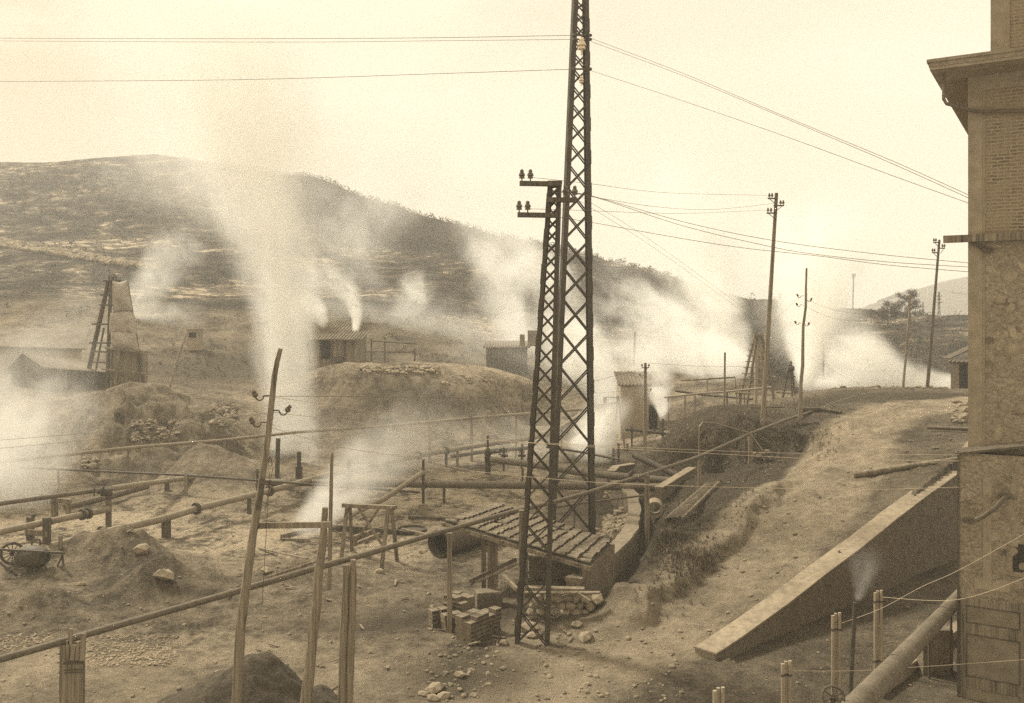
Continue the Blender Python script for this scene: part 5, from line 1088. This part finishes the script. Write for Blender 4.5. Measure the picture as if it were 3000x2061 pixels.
m = MB(); g = Gd(488, 66); m.tube([P(545,983,70), P(516,1060,68.5), Vector((g.x, g.y, g.z-.2))], [.07,.09,.11], 7); tag(m.build('leaning_pole', 'weathered_wood'), 'long thin pole leaning on the slope right of canvas derrick', 'pole')
# frames on the terrace
t = thing('timber_gantry', 'open timber goalpost frame right of the long hut', 'frame', Gd(1150, 87))
for x, y in ((1088,994),(1127,1000),(1215,1020)): m = MB(); g = Gd(x, 87); m.bar(g-Vector((0,0,.3)), P(x, y, 87), .14, .12); m.build('post', 'dark_wood', t)
for a, b in (((1070,1031),(1216,1033)),((1088,1000),(1216,1008))): m = MB(); m.bar(P(*a, 86.9), P(*b, 86.9), .1, .1); m.build('rail', 'dark_wood', t)
t = thing('timber_gantry', 'narrow steam veiled post frame left of the small tiled hut', 'frame', Gd(1815, 60.5))
for a, b, w in (((1811,1160),(1833,1328),.13),((1810,1160),(1803,1240),.12),((1772,1166),(1774,1240),.22)): m = MB(); m.bar(P(*a, 60.5), P(b[0], b[1], 60.5)-Vector((0,0,.2 if b[1] > 1300 else 0)), w, w*.8); m.build('post', 'weathered_wood', t)
m = MB(); m.bar(P(1768,1165,60.5), P(1822,1166,60.5), .08, .06); m.build('rail', 'weathered_wood', t)
# stakes in the valley
for i, (x, y0, d) in enumerate(((1812,1300,58),(1782,1305,59),(1797,1312,57.5),(1838,1300,61))):
    post('stake', ('stake','')[0] and 'short stake in the misty hollow below the tiled hut', (x, y0), d, .14, 'dark_wood', 'short stakes in the hollow', cat='stake')

# ================================================================== far pylons and trees
for x, y0, d, s, lab in ((2751,856,190,1.0,'distant lattice pylon with three crossarms on the skyline'),(2704,886,230,.8,'smaller farther lattice pylon left of the other on the skyline')):
    t = thing('lattice_pylon', lab, 'pylon', P(x, 945, d), 'distant pylons'); 
    for sx in (-1, 1): m = MB(); m.bar(P(x+sx*4*s, 950, d), P(x+sx*1*s, y0, d), .12, .12); m.build('leg', 'lattice_iron', t)
    m = MB()
    for k in range(7): ya, yb = 950-(950-y0)*k/7, 950-(950-y0)*(k+1)/7; wa_, wb_ = 4-3*k/7, 4-3*(k+1)/7; m.bar(P(x-wa_*s, ya, d), P(x+wb_*s, yb, d), .06, .06); m.bar(P(x+wa_*s, ya, d), P(x-wb_*s, yb, d), .06, .06)
    m.build('cross_bracing', 'lattice_iron', t)
    m = MB()
    for y, w in ((y0+12, 9), (y0+22, 7), (y0+31, 10)): m.bar(P(x-w*s, y, d), P(x+w*s, y, d), .12, .12)
    m.build('crossarm', 'lattice_iron', t)
def leaf_clump(m, c, r, n, rnd, sz):
    for _ in range(n):
        d_ = Vector((rnd.gauss(0,1), rnd.gauss(0,1), rnd.gauss(0,1))).normalized()*r*rnd.random()**.4; p = c+d_
        a = Vector((rnd.gauss(0,1), rnd.gauss(0,1), rnd.gauss(0,1))).normalized(); b = a.orthogonal().normalized(); s = sz*rnd.uniform(.6,1.3)
        m.add([p-a*s-b*s*.6, p+a*s*.2-b*s*.7, p+a*s, p-a*s*.1+b*s*.7], [(0,1,2,3)])
def tree(label, base, ytop, wpx, d, seed, dens=14, group='trees on the far bank', lm='foliage'):
    rnd = random.Random(seed); b = P(base[0], base[1], d); g = float(hz(b.x, b.y)[0]); b.z = min(b.z, g); top = P(base[0], ytop, d).z; H = top-b.z; w = wpx/F*d
    t = thing('tree', label, 'tree', b, group); m = MB(); tips = []
    m.tube([b-Vector((0,0,.3)), b+Vector((w*.02,0,H*.3)), b+Vector((-w*.03,0,H*.6)), b+Vector((w*.04,0,H*.92))], [H*.035,H*.026,H*.018,H*.006], 7)
    for k in range(13):
        z = H*(.25+.6*k/13); a = rnd.uniform(0, 6.28); l = w*.5*(1-.55*abs(k/13-.35))*rnd.uniform(.7,1.1); p0 = b+Vector((0,0,z)); p1 = p0+Vector((math.cos(a)*l, math.sin(a)*l*.7, H*rnd.uniform(.02,.2))); m.tube([p0, p0.lerp(p1,.5)+Vector((0,0,H*.02)), p1], [H*.012,H*.008,H*.004], 5); tips += [p1, p0.lerp(p1,.6)]
    m.build('trunk', 'bark', t); m = MB(); tips.append(b+Vector((0,0,H*.93)))
    for p in tips:
        for q in range(3): leaf_clump(m, p+Vector((rnd.uniform(-1,1),rnd.uniform(-1,1),rnd.uniform(-.5,.8)))*w*.08, w*.115, dens, rnd, w*.022)
    m.build('crown', lm, t)
tree('taller ragged tree standing on the far bank at right', (2664,945), 850, 74, 124, 3, 48)
tree('lower spreading tree left of the tall ragged tree', (2600,940), 888, 80, 128, 5, 48)
tree('small faint tree at the left end of the tree group', (2552,932), 903, 26, 132, 7, 14)
tree('small lone bush like tree on the hill crest', (1903,806), 779, 24, 188, 9, 16, 'trees on the hill crest')
tree('small rounded tree on the crest nearer the pylon', (1822,782), 757, 26, 194, 11, 16, 'trees on the hill crest')

# ================================================================== wires
w1 = P; OG = 'power lines overhead'
wire('topmost wire running left from the tall pylon', [(-100,112,44),(600,114,42),(1200,112,40),(1685,104,37.2)], .011, group=OG)
wire('second wire just under the topmost one left of pylon', [(-100,120,44),(800,124,42),(1300,120,40),(1685,116,37.2)], .009, group=OG)
wire('lower single wire running left from the tall pylon', [(-100,240,44),(700,234,42),(1300,216,40),(1685,203,37.2)], .011, group=OG)
wire('upper of the pair of wires swooping from pylon to building', [(1729,112,37.2),(2000,215,33),(2300,342,28.5),(2600,466,25),(2838,572,22.4)], .007, group=OG)
wire('lower of the pair of wires swooping from pylon to building', [(1731,122,37.2),(2000,222,33),(2300,347,28.5),(2600,474,25),(2838,581,22.4)], .007, group=OG)
wire('lowest wire swooping from tall pylon to building wall', [(1729,207,37.2),(2000,296,33),(2300,400,28.5),(2600,510,25),(2838,596,22.4)], .007, group=OG)
LG = 'lines from the short pylon to the right'
wire('line from top insulators to the tallest terrace pole, highest', [(1554,520,25.2),(1722,538,28),(1963,566,35),(2254,573,46)], .006, group=LG)
wire('line dipping from middle insulators to the tallest terrace pole', [(1684,568,25.2),(1919,606,32),(2095,614,38),(2287,594,46)], .006, group=LG)
wire('nearly level line from lower insulators to tallest terrace pole', [(1546,612,25.2),(1726,618,28),(2000,626,37),(2250,616,46)], .006, group=LG)
wire('uppermost thick cable from short pylon to the building', [(1610,560,25),(1722,572,25),(2016,654,24),(2270,706,23.5),(2560,744,22.8),(2838,771,22.2)], .0065, group=LG)
wire('middle thick cable from short pylon to the building', [(1610,566,25),(1726,574,25),(2000,662,24),(2261,724,23.5),(2400,747,23),(2600,768,22.7),(2838,783,22.2)], .0065, group=LG)
wire('lowest thick cable from short pylon to the building', [(1600,632,25),(1726,651,25),(1989,698,24),(2178,727,23.5),(2400,751,23),(2600,777,22.7),(2838,797,22.2)], .0065, group=LG)
wire('thin stay running down from short pylon to derrick, upper', [(1700,575,27),(1950,735,40),(2228,940,62)], .006, group=LG)
wire('thin stay running down from short pylon to derrick, lower', [(1700,590,27),(1950,750,40),(2222,948,62)], .006, group=LG)
wire('thin stay from the derrick down to the terrace at right', [(2310,1003,60),(2420,1075,56),(2560,1150,50),(2720,1262,42)], .006, group=LG)
CG = 'wires from the crooked pole'
wire('highest wire leaving the crooked pole to the right', [(768,1162,18),(1000,1162,22),(1300,1166,30),(1600,1160,42),(1890,1142,60)], .005, group=CG)
wire('second wire leaving the crooked pole sloping right', [(772,1160,18),(1000,1193,21),(1200,1230,24),(1400,1284,24),(1707,1304,23),(2300,1328,22),(2809,1333,21.5)], .005, group=CG, mat='wire_bare')
wire('third wire leaving the crooked pole sloping right', [(825,1212,18),(1000,1232,21),(1250,1268,24),(1560,1299,24),(2299,1341,22),(2480,1347,22),(2809,1351,21.5)], .005, group=CG, mat='wire_bare')
wire('lowest wire leaving the crooked pole sloping right', [(764,1244,18),(1000,1311,21),(1230,1346,23),(1400,1382,23.5),(1707,1411,23),(1948,1423,22.5),(2299,1432,22),(2507,1436,22),(2809,1428,21.4)], .0055, group=CG, mat='wire_bare')
wire('upper wire leaving the crooked pole to the left', [(825,1208,18),(700,1220,20),(400,1258,24),(0,1290,30),(-100,1298,32)], .005, group=CG)
wire('lower wire leaving the crooked pole to the left', [(760,1240,18),(600,1252,20),(300,1286,25),(0,1314,30),(-100,1322,32)], .005, group=CG)
wire('wire from hut pole running left to the pylons', [(1881,1080,60.5),(1750,1115,56),(1560,1165,50)], .008, group='wires at the hut pole')
wire('wire from hut pole running right over the steam', [(1901,1064,60.5),(1980,1070,64),(2100,1075,70),(2240,1072,76)], .009, group='wires at the hut pole')
wire('wire from the wavy pole towards the steam fan, upper', [(2366,880,46),(2450,910,52),(2560,922,60),(2667,905,58)], .006, group='wires on the terrace')
wire('wire from the wavy pole towards the steam fan, lower', [(2352,895,46),(2440,932,52),(2540,941,60),(2663,925,58)], .006, group='wires on the terrace')
wire('wire from the wavy pole down left to ladder derrick', [(2345,868,46),(2260,945,55),(2180,1003,64)], .006, group='wires on the terrace')
BGW = 'slack pale wires at the bottom right'
wire('lowest slack pale wire across the shutter door', [(2300,1966,19.6),(2500,1966,20),(2700,1954,20.2),(2809,1947,20.3),(3020,1932,20.4)], .007, 'wire_bare', BGW)
wire('slack pale wire from right bundle across the big pipe', [(2586,1750,23.3),(2700,1759,22),(2800,1758,21),(2900,1733,20.4),(3010,1690,20.2)], .006, 'wire_bare', BGW)
wire('slack pale wire rising from the middle bundle to building', [(2466,1826,21.2),(2580,1784,21),(2700,1720,20.6),(2809,1671,20.4),(3010,1560,20.2)], .006, 'wire_bare', BGW)

# ================================================================== countless small things
def scatter_rocks(name, label, regions, mat, seed, px_space=True):
    rnd = random.Random(seed); m = MB()
    for (x0, x1, y0, y1, n, r0, r1) in regions:
        for _ in range(n):
            x, y = rnd.uniform(x0, x1), rnd.uniform(y0, y1)
            g = G(x, y, 0); r = r0+(r1-r0)*rnd.random()**3; m.rock(g+Vector((0,0,r*.25)), r, rnd.randint(0, 99999), (1.2,1,.65))
    o = m.build(name, mat); tag(o, label, 'stones', None, 'stuff'); return o
scatter_rocks('pebbles', 'small stones and clods littering the yard and road', ((0,1300,1500,2060,420,.02,.07),(1300,2000,1820,2060,260,.02,.09),(1900,2700,1250,1900,240,.02,.08),(1250,1460,1900,2060,60,.03,.09),(2100,2800,1750,2061,80,.02,.06)), 'stone', 1)
scatter_rocks('gravel', 'patch of broken gravel on the pale ground at bottom left', ((250,520,1862,1955,900,.02,.05),(0,150,1860,1910,260,.02,.05)), 'pale_stone', 2)
scatter_rocks('rubble', 'heap of pale rubble against the inside of the low wall', ((1768,1862,1513,1560,230,.06,.18),(1745,1800,1550,1580,60,.05,.15),(1770,1832,1438,1462,70,.06,.16)), 'pale_stone', 3)
scatter_rocks('rubble', 'tumbled stones on the face of the left mound', ((386,522,1236,1294,260,.06,.2),(614,690,1184,1250,120,.1,.3),(240,300,1345,1375,30,.05,.25)), 'stone', 4)
scatter_rocks('rubble', 'line of broken stone along the edge of the middle terrace', ((1060,1290,1078,1098,260,.08,.28),(1290,1500,1100,1130,60,.05,.2)), 'pale_stone', 5)
scatter_rocks('rubble', 'loose stones on the crest of upper terrace', ((2440,2790,1134,1142,90,.05,.18),(2790,2834,1180,1240,30,.1,.3)), 'stone', 6)
def scraps():
    rnd = random.Random(77); m = MB()
    for (x0, x1, y0, y1, n) in ((1380,1700,1690,1900,50),(950,1300,1540,1640,26),(250,700,1560,1640,16),(2120,2330,1330,1400,18),(1240,1380,1780,1900,14),(600,1200,1700,2040,24),(2640,2800,1250,1400,22)):
        for _ in range(n):
            g = G(rnd.uniform(x0, x1), rnd.uniform(y0, y1)); a = rnd.uniform(0, 3.14); l = rnd.uniform(.08,.45); d_ = Vector((math.cos(a), math.sin(a), rnd.uniform(-.1,.15)))*l
            m.bar(g-d_*.5+Vector((0,0,.05)), g+d_*.5+Vector((0,0,.05)), rnd.uniform(.02,.08), .02)
    tag(m.build('wood_scraps', 'weathered_wood'), 'splinters and scraps of wood littering the worked ground', 'debris', None, 'stuff')
scraps()
def drystone():
    rnd = random.Random(21); m = MB()
    for k in range(620):
        f = rnd.random(); x = -60+f*520; y = 706+f*88+rnd.uniform(-10,10)*(1.1-f*.5); g = G(x, y, 100); m.rock(g+Vector((0,0,.3)), rnd.uniform(.25,.75), rnd.randint(0,9999))
    tag(m.build('rubble', 'pale_stone'), 'pale band of dry stones crossing the left hillside', 'stones', None, 'stuff')
drystone()
def tufts(name, label, regions, mat, seed, hpx=1.0):
    rnd = random.Random(seed); m = MB()
    for (x0, x1, y0, y1, n, h) in regions:
        for _ in range(n):
            g = G(min(max(rnd.gauss((x0+x1)/2, (x1-x0)*.27), x0-40), x1+40), rnd.gauss((y0+y1)/2, (y1-y0)*.27)); 
            for k in range(5):
                a = rnd.uniform(0, 6.28); b = Vector((math.cos(a), math.sin(a), 0)); w = h*.07; p = g+b*h*.2*rnd.random(); tip = p+b*h*rnd.uniform(.2,.6)+Vector((0,0,h*rnd.uniform(.5,1))); s = Vector((-b.y, b.x, 0))*w
                m.add([p-s, p+s, tip], [(0,1,2)])
    tag(m.build(name, mat), label, 'grass', None, 'stuff')
tufts('grass', 'coarse dark grass on the banks beside the road', ((1900,2200,1250,1380,900,.22),(2150,2450,1160,1235,420,.18),(1880,2080,1400,1720,520,.2),(1930,2120,1600,1680,260,.22),(2100,2260,1380,1560,120,.15),(2040,2420,1260,1350,420,.2)), 'dry_grass', 5)
def scrub():
    rnd = random.Random(33); m = MB(); N = 0
    regs = ((0,560,480,640,500,.8),(0,700,640,860,330,.6),(900,1700,560,760,700,.8),(1650,2080,735,900,420,.7),(1000,2050,760,1020,420,.45),(440,720,980,1160,200,.22),(1100,1460,1030,1085,40,.25),(2190,2340,880,1110,300,.7),(2500,2840,925,1100,380,.6))
    for (x0, x1, y0, y1, n, s) in regs:
        for _ in range(n):
            x, y = rnd.gauss((x0+x1)/2, (x1-x0)*.3), rnd.gauss((y0+y1)/2, (y1-y0)*.3); g = G(x, y, 84)
            if g.y > 330 or g.y < 86: continue
            if g.y >= 199.9 and abs(g.z-P(x, y, 200).z) < .01: continue
            r = s*rnd.uniform(.4,1.3); leaf_clump(m, g+Vector((0,0,r*.4)), r, 22, rnd, r*.22)
    # bushes along the skyline
    for px in np.arange(640, 2080, 5.0):
        best = None; dd = np.arange(100, 320, 1.5); x = (px-1500)/F*dd; h = hz(x, dd); py = HOR-(h-CH)*F/dd; k = int(np.argmin(py)); r = rnd.uniform(.3,.9)*(dd[k]/200)
        if rnd.random() < .8: leaf_clump(m, Vector((x[k], dd[k], h[k]+r*.3)), r, 26, rnd, r*.22)
    tag(m.build('scrub', 'scrub'), 'low dark bushes dotting the hillsides', 'bushes', None, 'stuff')
scrub()
def ridge_grass():
    rnd = random.Random(5); m = MB()
    for _ in range(160):
        x = rnd.uniform(980, 1420); g = G(x, 705+rnd.uniform(-8,12), 100); h = rnd.uniform(.8,2.2); m.bar(g, g+Vector((rnd.uniform(-.3,.3),0,h)), .09, .05)
    tag(m.build('dry_stalks', 'dry_grass'), 'pale dry stalks along the field edge on the middle hill', 'stalks', None, 'stuff')
ridge_grass()
# ================================================================== steam
def plume(name, label, base, tip, r0, r1, dens, bend=(0, 0, 0), turb=.5, ns=.25, fade=1.0, q=1.0, soft=.75, aniso=.0, cat='steam', stretch=.5, seed=0, flat=1.0, group='steam rising from the wells and pipes', m_=0.8, rise=.06, wisp=.75, mat_tint=(1, .995, .97)):
    """a tapered, bent column of steam from base to tip; density falls off across and along it"""
    base, tip = Vector(base), Vector(tip); ax = tip-base; H = ax.length
    rot = ax.to_track_quat('Z', 'Y'); bl = rot.inverted() @ Vector(bend)
    mb = MB(); pts = []; rs = []
    N = 12
    for i in range(N+1):
        t = i/N; k = 4*t*(1-t); pts.append((bl.x*k, bl.y*k, H*t)); rs.append((r0+(r1-r0)*t**q)*(1.0+.6*turb))
    pts.insert(0, (0, 0, -r0*.3)); rs.insert(0, r0*.6); 
    mb.tube(pts, rs, 12)
    me = bpy.data.meshes.new(name); me.from_pydata([(v[0], v[1]*1.0, v[2]) for v in mb.v], [], mb.f)
    o = bpy.data.objects.new(name, me); COL.objects.link(o); o.location = base; o.rotation_mode = 'QUATERNION'; o.rotation_quaternion = rot
    m = bpy.data.materials.new('steam'); m.use_nodes = True; t = m.node_tree; t.nodes.clear()
    out = t.nodes.new('ShaderNodeOutputMaterial'); pv = t.nodes.new('ShaderNodeVolumePrincipled'); L(t, pv.outputs[0], out.inputs['Volume'])
    pv.inputs['Color'].default_value = (*mat_tint, 1); pv.inputs['Anisotropy'].default_value = aniso
    c = t.nodes.new('ShaderNodeTexCoord').outputs['Object']; sp = t.nodes.new('ShaderNodeSeparateXYZ'); L(t, c, sp.inputs[0])
    T = math_(t, 'DIVIDE', sp.outputs[2], H); Tc = math_(t, 'MAXIMUM', T, 0.0001)
    k = math_(t, 'MULTIPLY', math_(t, 'MULTIPLY', T, 4), math_(t, 'SUBTRACT', 1, T))
    dx = math_(t, 'SUBTRACT', sp.outputs[0], math_(t, 'MULTIPLY', k, bl.x)); dy = math_(t, 'SUBTRACT', sp.outputs[1], math_(t, 'MULTIPLY', k, bl.y))
    rr = math_(t, 'MULTIPLY_ADD', math_(t, 'POWER', Tc, q), r1-r0, r0)
    rho = math_(t, 'DIVIDE', math_(t, 'SQRT', math_(t, 'ADD', math_(t, 'MULTIPLY', dx, dx), math_(t, 'MULTIPLY', dy, dy))), rr)
    mp = t.nodes.new('ShaderNodeMapping'); mp.inputs['Scale'].default_value = (1, 1, stretch); mp.inputs['Location'].default_value = (seed*7.3, seed*3.1, seed*1.7); L(t, c, mp.inputs[0])
    nn = noise(t, mp.outputs[0], ns, 5, .6, .6)
    n2_ = noise(t, mp.outputs[0], ns*2.7, 4, .6, .8)
    rho = math_(t, 'ADD', rho, math_(t, 'MULTIPLY', math_(t, 'SUBTRACT', nn, .5), turb*2.2))
    mr = t.nodes.new('ShaderNodeMapRange'); mr.interpolation_type = 'SMOOTHSTEP'; L(t, rho, mr.inputs[0])
    mr.inputs[1].default_value = 1.0; mr.inputs[2].default_value = 1.0-soft; mr.inputs[3].default_value = 0; mr.inputs[4].default_value = 1
    # thinner as it widens, fading out at the tip, soft start at the mouth
    along = math_(t, 'POWER', math_(t, 'DIVIDE', r0 if r0 > .01 else .01, rr), m_)
    tipf = math_(t, 'POWER', math_(t, 'SUBTRACT', 1, T, clamp=True), fade) if fade > 0 else 1.0
    st = math_(t, 'DIVIDE', T, rise, clamp=True)
    # keep the falloff inside the domain mesh
    d = math_(t, 'MULTIPLY', math_(t, 'MULTIPLY', mr.outputs[0], along), math_(t, 'MULTIPLY', tipf, st))
    wm = t.nodes.new('ShaderNodeMapRange'); wm.interpolation_type = 'SMOOTHSTEP'; L(t, n2_, wm.inputs[0])
    wm.inputs[1].default_value = .36; wm.inputs[2].default_value = .62; wm.inputs[3].default_value = 1.0-wisp; wm.inputs[4].default_value = 1.0+wisp*.6
    d = math_(t, 'MULTIPLY', d, wm.outputs[0])
    L(t, math_(t, 'MULTIPLY', d, dens), pv.inputs['Density'])
    me.materials.append(m)
    tag(o, label, cat, group, None)
    return o
def puff(name, label, c, size, dens, **kw):      # a drifting cloud: a short fat plume
    c = Vector(c); sx, sz = size
    return plume(name, label, c-Vector((sx, 0, 0)), c+Vector((sx, 0, 0)), sz*.5, sz*.5, dens, m_=0, **kw)

plume('steam_plume', 'giant white steam column towering behind the crooked insulator pole', G(845,1345), P(480,-300,61), 2.1, 15, 1.05, bend=(2.4, 0, 0), turb=.6, ns=.32, fade=.75, q=2.0, soft=.95, m_=.4, seed=1, rise=.03, wisp=.5)
plume('steam_plume', 'thin wisp curling off the right flank of the giant steam column', P(905,1010,66), P(1010,640,80), .6, 3.6, .5, bend=(-1.5, 0, 0), turb=.7, ns=.3, fade=.9, seed=31, m_=.5, wisp=.9)
plume('steam_plume', 'pale steam spreading left from the upper part of the giant column', P(770,640,70), P(330,330,85), 3.0, 9, .16, turb=.7, ns=.12, fade=.8, seed=32, m_=.5)
plume('steam_plume', 'low bank of white steam filling the left edge of the yard', P(0,1490,42), P(110,1110,52), 2.4, 4.8, .42, turb=.6, ns=.18, fade=.9, m_=.2, seed=2)
plume('steam_plume', 'broad slanting steam drifting over pipes behind the wooden trestle', P(870,1560,36), P(1260,1215,50), .7, 3.4, .75, turb=.5, ns=.3, fade=.9, seed=3, m_=.7)
plume('steam_plume', 'thin steam column rising left of the yard trestle near stub pipes', P(905,1370,54), P(890,1130,60), .8, 1.6, .35, turb=.4, ns=.4, fade=.5, seed=4)
plume('steam_plume', 'round white steam ball between the tall pylon and the leaning pipe', P(1715,1335,57), P(1800,1130,60), 1.5, 2.0, 2.0, bend=(.3, 0, 0), turb=.4, ns=.4, fade=1.4, seed=5, m_=0)
plume('steam_plume', 'wide bright steam bank behind the two iron pylons', P(1960,1150,88), P(1300,1000,96), 3.0, 5.5, .30, turb=.6, ns=.12, fade=.8, seed=6, m_=.2)
plume('steam_plume', 'ragged steam wisps climbing the hillside left of the short pylon', P(1545,1090,100), P(1400,690,135), 3, 5.0, .26, turb=.9, ns=.1, fade=.7, seed=7, m_=.2)
plume('steam_plume', 'faint steam streak crossing the dark upper hill beside the giant column', P(1120,900,150), P(930,520,185), 3, 7, .05, turb=.8, ns=.08, fade=.6, seed=8, m_=.1)
plume('steam_plume', 'thick steam jet rising beside the small tiled hut', P(1942,1228,64), P(1860,980,76), .30, 3.2, 3.0, bend=(.5, 0, 0), turb=.45, ns=.4, fade=.6, seed=9, m_=.75)
plume('steam_plume', 'sideways steam jet blowing left onto the small tiled hut', P(1978,1128,70), P(1860,1165,68), .2, 1.6, 3.0, turb=.4, ns=.5, fade=.7, seed=10, m_=.5)
plume('steam_plume', 'steam drifting left from the foot of the ladder derrick', P(2185,1075,76), P(1960,900,98), 1.2, 5.5, .85, bend=(0, 0, -1.5), turb=.6, ns=.14, fade=.7, seed=11, m_=.6)
plume('steam_plume', 'tall narrow steam jet fanning out right of the tall wooden pole', P(2362,1135,72), P(2400,640,85), .7, 7.5, 3.2, turb=.35, ns=.16, fade=.6, seed=12, m_=.75)
plume('steam_plume', 'steam column rising behind the ladder derrick towards the sky', P(2185,1060,84), P(1960,560,112), 1.0, 9, .6, turb=.5, ns=.12, fade=.6, seed=13, m_=.4)
plume('steam_plume', 'brilliant fan of steam blasting left along the upper terrace', P(2815,1135,72), P(2300,860,96), 1.0, 7.0, 1.5, bend=(0, 0, -2.6), turb=.4, ns=.12, fade=.5, seed=14, m_=.6)
plume('steam_plume', 'flat bright steam sheet hugging the upper terrace edge', P(2840,1130,70), P(2340,1120,82), 1.0, 1.8, 1.4, turb=.3, ns=.25, fade=.35, seed=15, m_=0)
plume('steam_plume', 'curling white puff rising from the right end of the long hut roof', P(1042,985,91), P(890,790,100), .35, 3.2, 3.6, bend=(2.2, 0, .6), turb=.5, ns=.35, fade=.9, seed=16, m_=.8)
plume('steam_plume', 'low white puff drifting left off the long hut roof', P(952,955,92), P(850,900,95), .6, 2.4, 2.0, bend=(.7, 0, .8), turb=.5, ns=.4, fade=.7, seed=17, m_=.6)
plume('steam_plume', 'pale steam trailing behind the canvas derrick up the left hillside', P(400,915,104), P(540,700,125), 2.2, 5, .16, turb=.7, ns=.14, fade=.5, seed=18, m_=.2)
plume('steam_plume', 'bright low steam puff right of the canvas clad derrick', P(385,915,96), P(600,925,104), .8, 2.6, .45, turb=.5, ns=.25, fade=1.2, seed=19, m_=.2)
plume('steam_plume', 'soft steam puff hanging on the hillside above the terrace frames', P(1130,1040,110), P(1240,820,125), 2, 3.4, .22, turb=.7, ns=.14, fade=.6, seed=20, m_=.0)
plume('steam_plume', 'tiny steam wisp from the upright valve pipe in the yard', P(1431,1258,47), P(1395,1195,48), .05, .45, 2.2, turb=.4, ns=1.2, fade=1, seed=21)
plume('steam_plume', 'thin steam wisp above the black vent pipe by the retaining wall', P(2511,1762,21.6), P(2525,1590,22.4), .10, .75, 1.5, bend=(.08, 0, 0), turb=.5, ns=1.0, fade=.8, seed=22, m_=.8)
plume('steam_plume', 'thin steam drifting over the hill crest right of the pylons', P(1660,860,120), P(1360,640,165), 3.5, 7.5, .22, turb=.8, ns=.1, fade=.8, seed=23, m_=.1)
plume('steam_plume', 'faint veil of steam around the left shed roof', P(-40,1130,70), P(330,900,92), 3, 6, .05, turb=.5, ns=.12, fade=.7, seed=24, m_=0)

plume('steam_plume', 'round steam puff floating on the hillside above the terrace gantry', P(1235,900,128), P(1200,810,132), 1.4, 2.6, .5, turb=.5, ns=.25, fade=.6, seed=33, m_=.0)
plume('steam_plume', 'long low drift of steam linking the pylons to the ladder derrick', P(2130,1120,92), P(1640,1010,104), 1.5, 4.6, .55, turb=.8, ns=.16, fade=.7, seed=34, m_=.3, wisp=.95)
plume('steam_plume', 'tattered steam drifting up the slope left of the ladder derrick', P(2100,1020,96), P(1780,850,120), 1.4, 5.5, .50, turb=.9, ns=.18, fade=.7, seed=35, m_=.3, wisp=.95)
plume('steam_plume', 'bright billow rising straight behind the pair of pylons', P(1800,1180,80), P(1600,880,98), 1.8, 5.0, .62, turb=.7, ns=.2, fade=.8, seed=36, m_=.4, wisp=.8)
plume('steam_plume', 'low ragged steam crossing the terrace right of the long hut', P(1480,1090,104), P(1060,990,116), 1.4, 3.2, .28, turb=.9, ns=.2, fade=.8, seed=37, m_=.2, wisp=.95)
plume('steam_plume', 'faint high steam veil between the tall pole and the pylons', P(2120,900,115), P(1900,430,140), 3, 11, .13, turb=.8, ns=.1, fade=.6, seed=38, m_=.2, wisp=.9)

plume('steam_veil', 'wide thin veil of steam over the foot of the hill behind the pylons', P(2200,1080,100), P(850,960,112), 5, 7, .11, turb=.7, ns=.12, fade=.3, seed=41, m_=0, wisp=.9)
plume('steam_veil', 'thin veil of steam over the yard pipes in the centre', P(1750,1290,60), P(900,1290,52), 2.2, 2.8, .07, turb=.7, ns=.22, fade=.2, seed=42, m_=0, wisp=.95)
plume('steam_veil', 'smoky veil rising over the ridge right of the giant column', P(1050,760,150), P(1250,300,190), 7, 16, .045, turb=.8, ns=.07, fade=.5, seed=43, m_=0, wisp=.9)

# ================================================================== haze: one even body of air round everything
mh = bpy.data.materials.new('haze'); mh.use_nodes = True; t = mh.node_tree; t.nodes.clear()
o_ = t.nodes.new('ShaderNodeOutputMaterial'); pv = t.nodes.new('ShaderNodeVolumePrincipled'); L(t, pv.outputs[0], o_.inputs['Volume'])
pv.inputs['Density'].default_value = .0011; pv.inputs['Color'].default_value = (1, .99, .96, 1)
MATS['haze_air'] = mh
hb = MB(); hb.box((0, 1240, 50), (9000, 2600+60, 200)); 
ho = hb.build('haze', 'haze_air'); tag(ho, None, None, None, 'stuff')
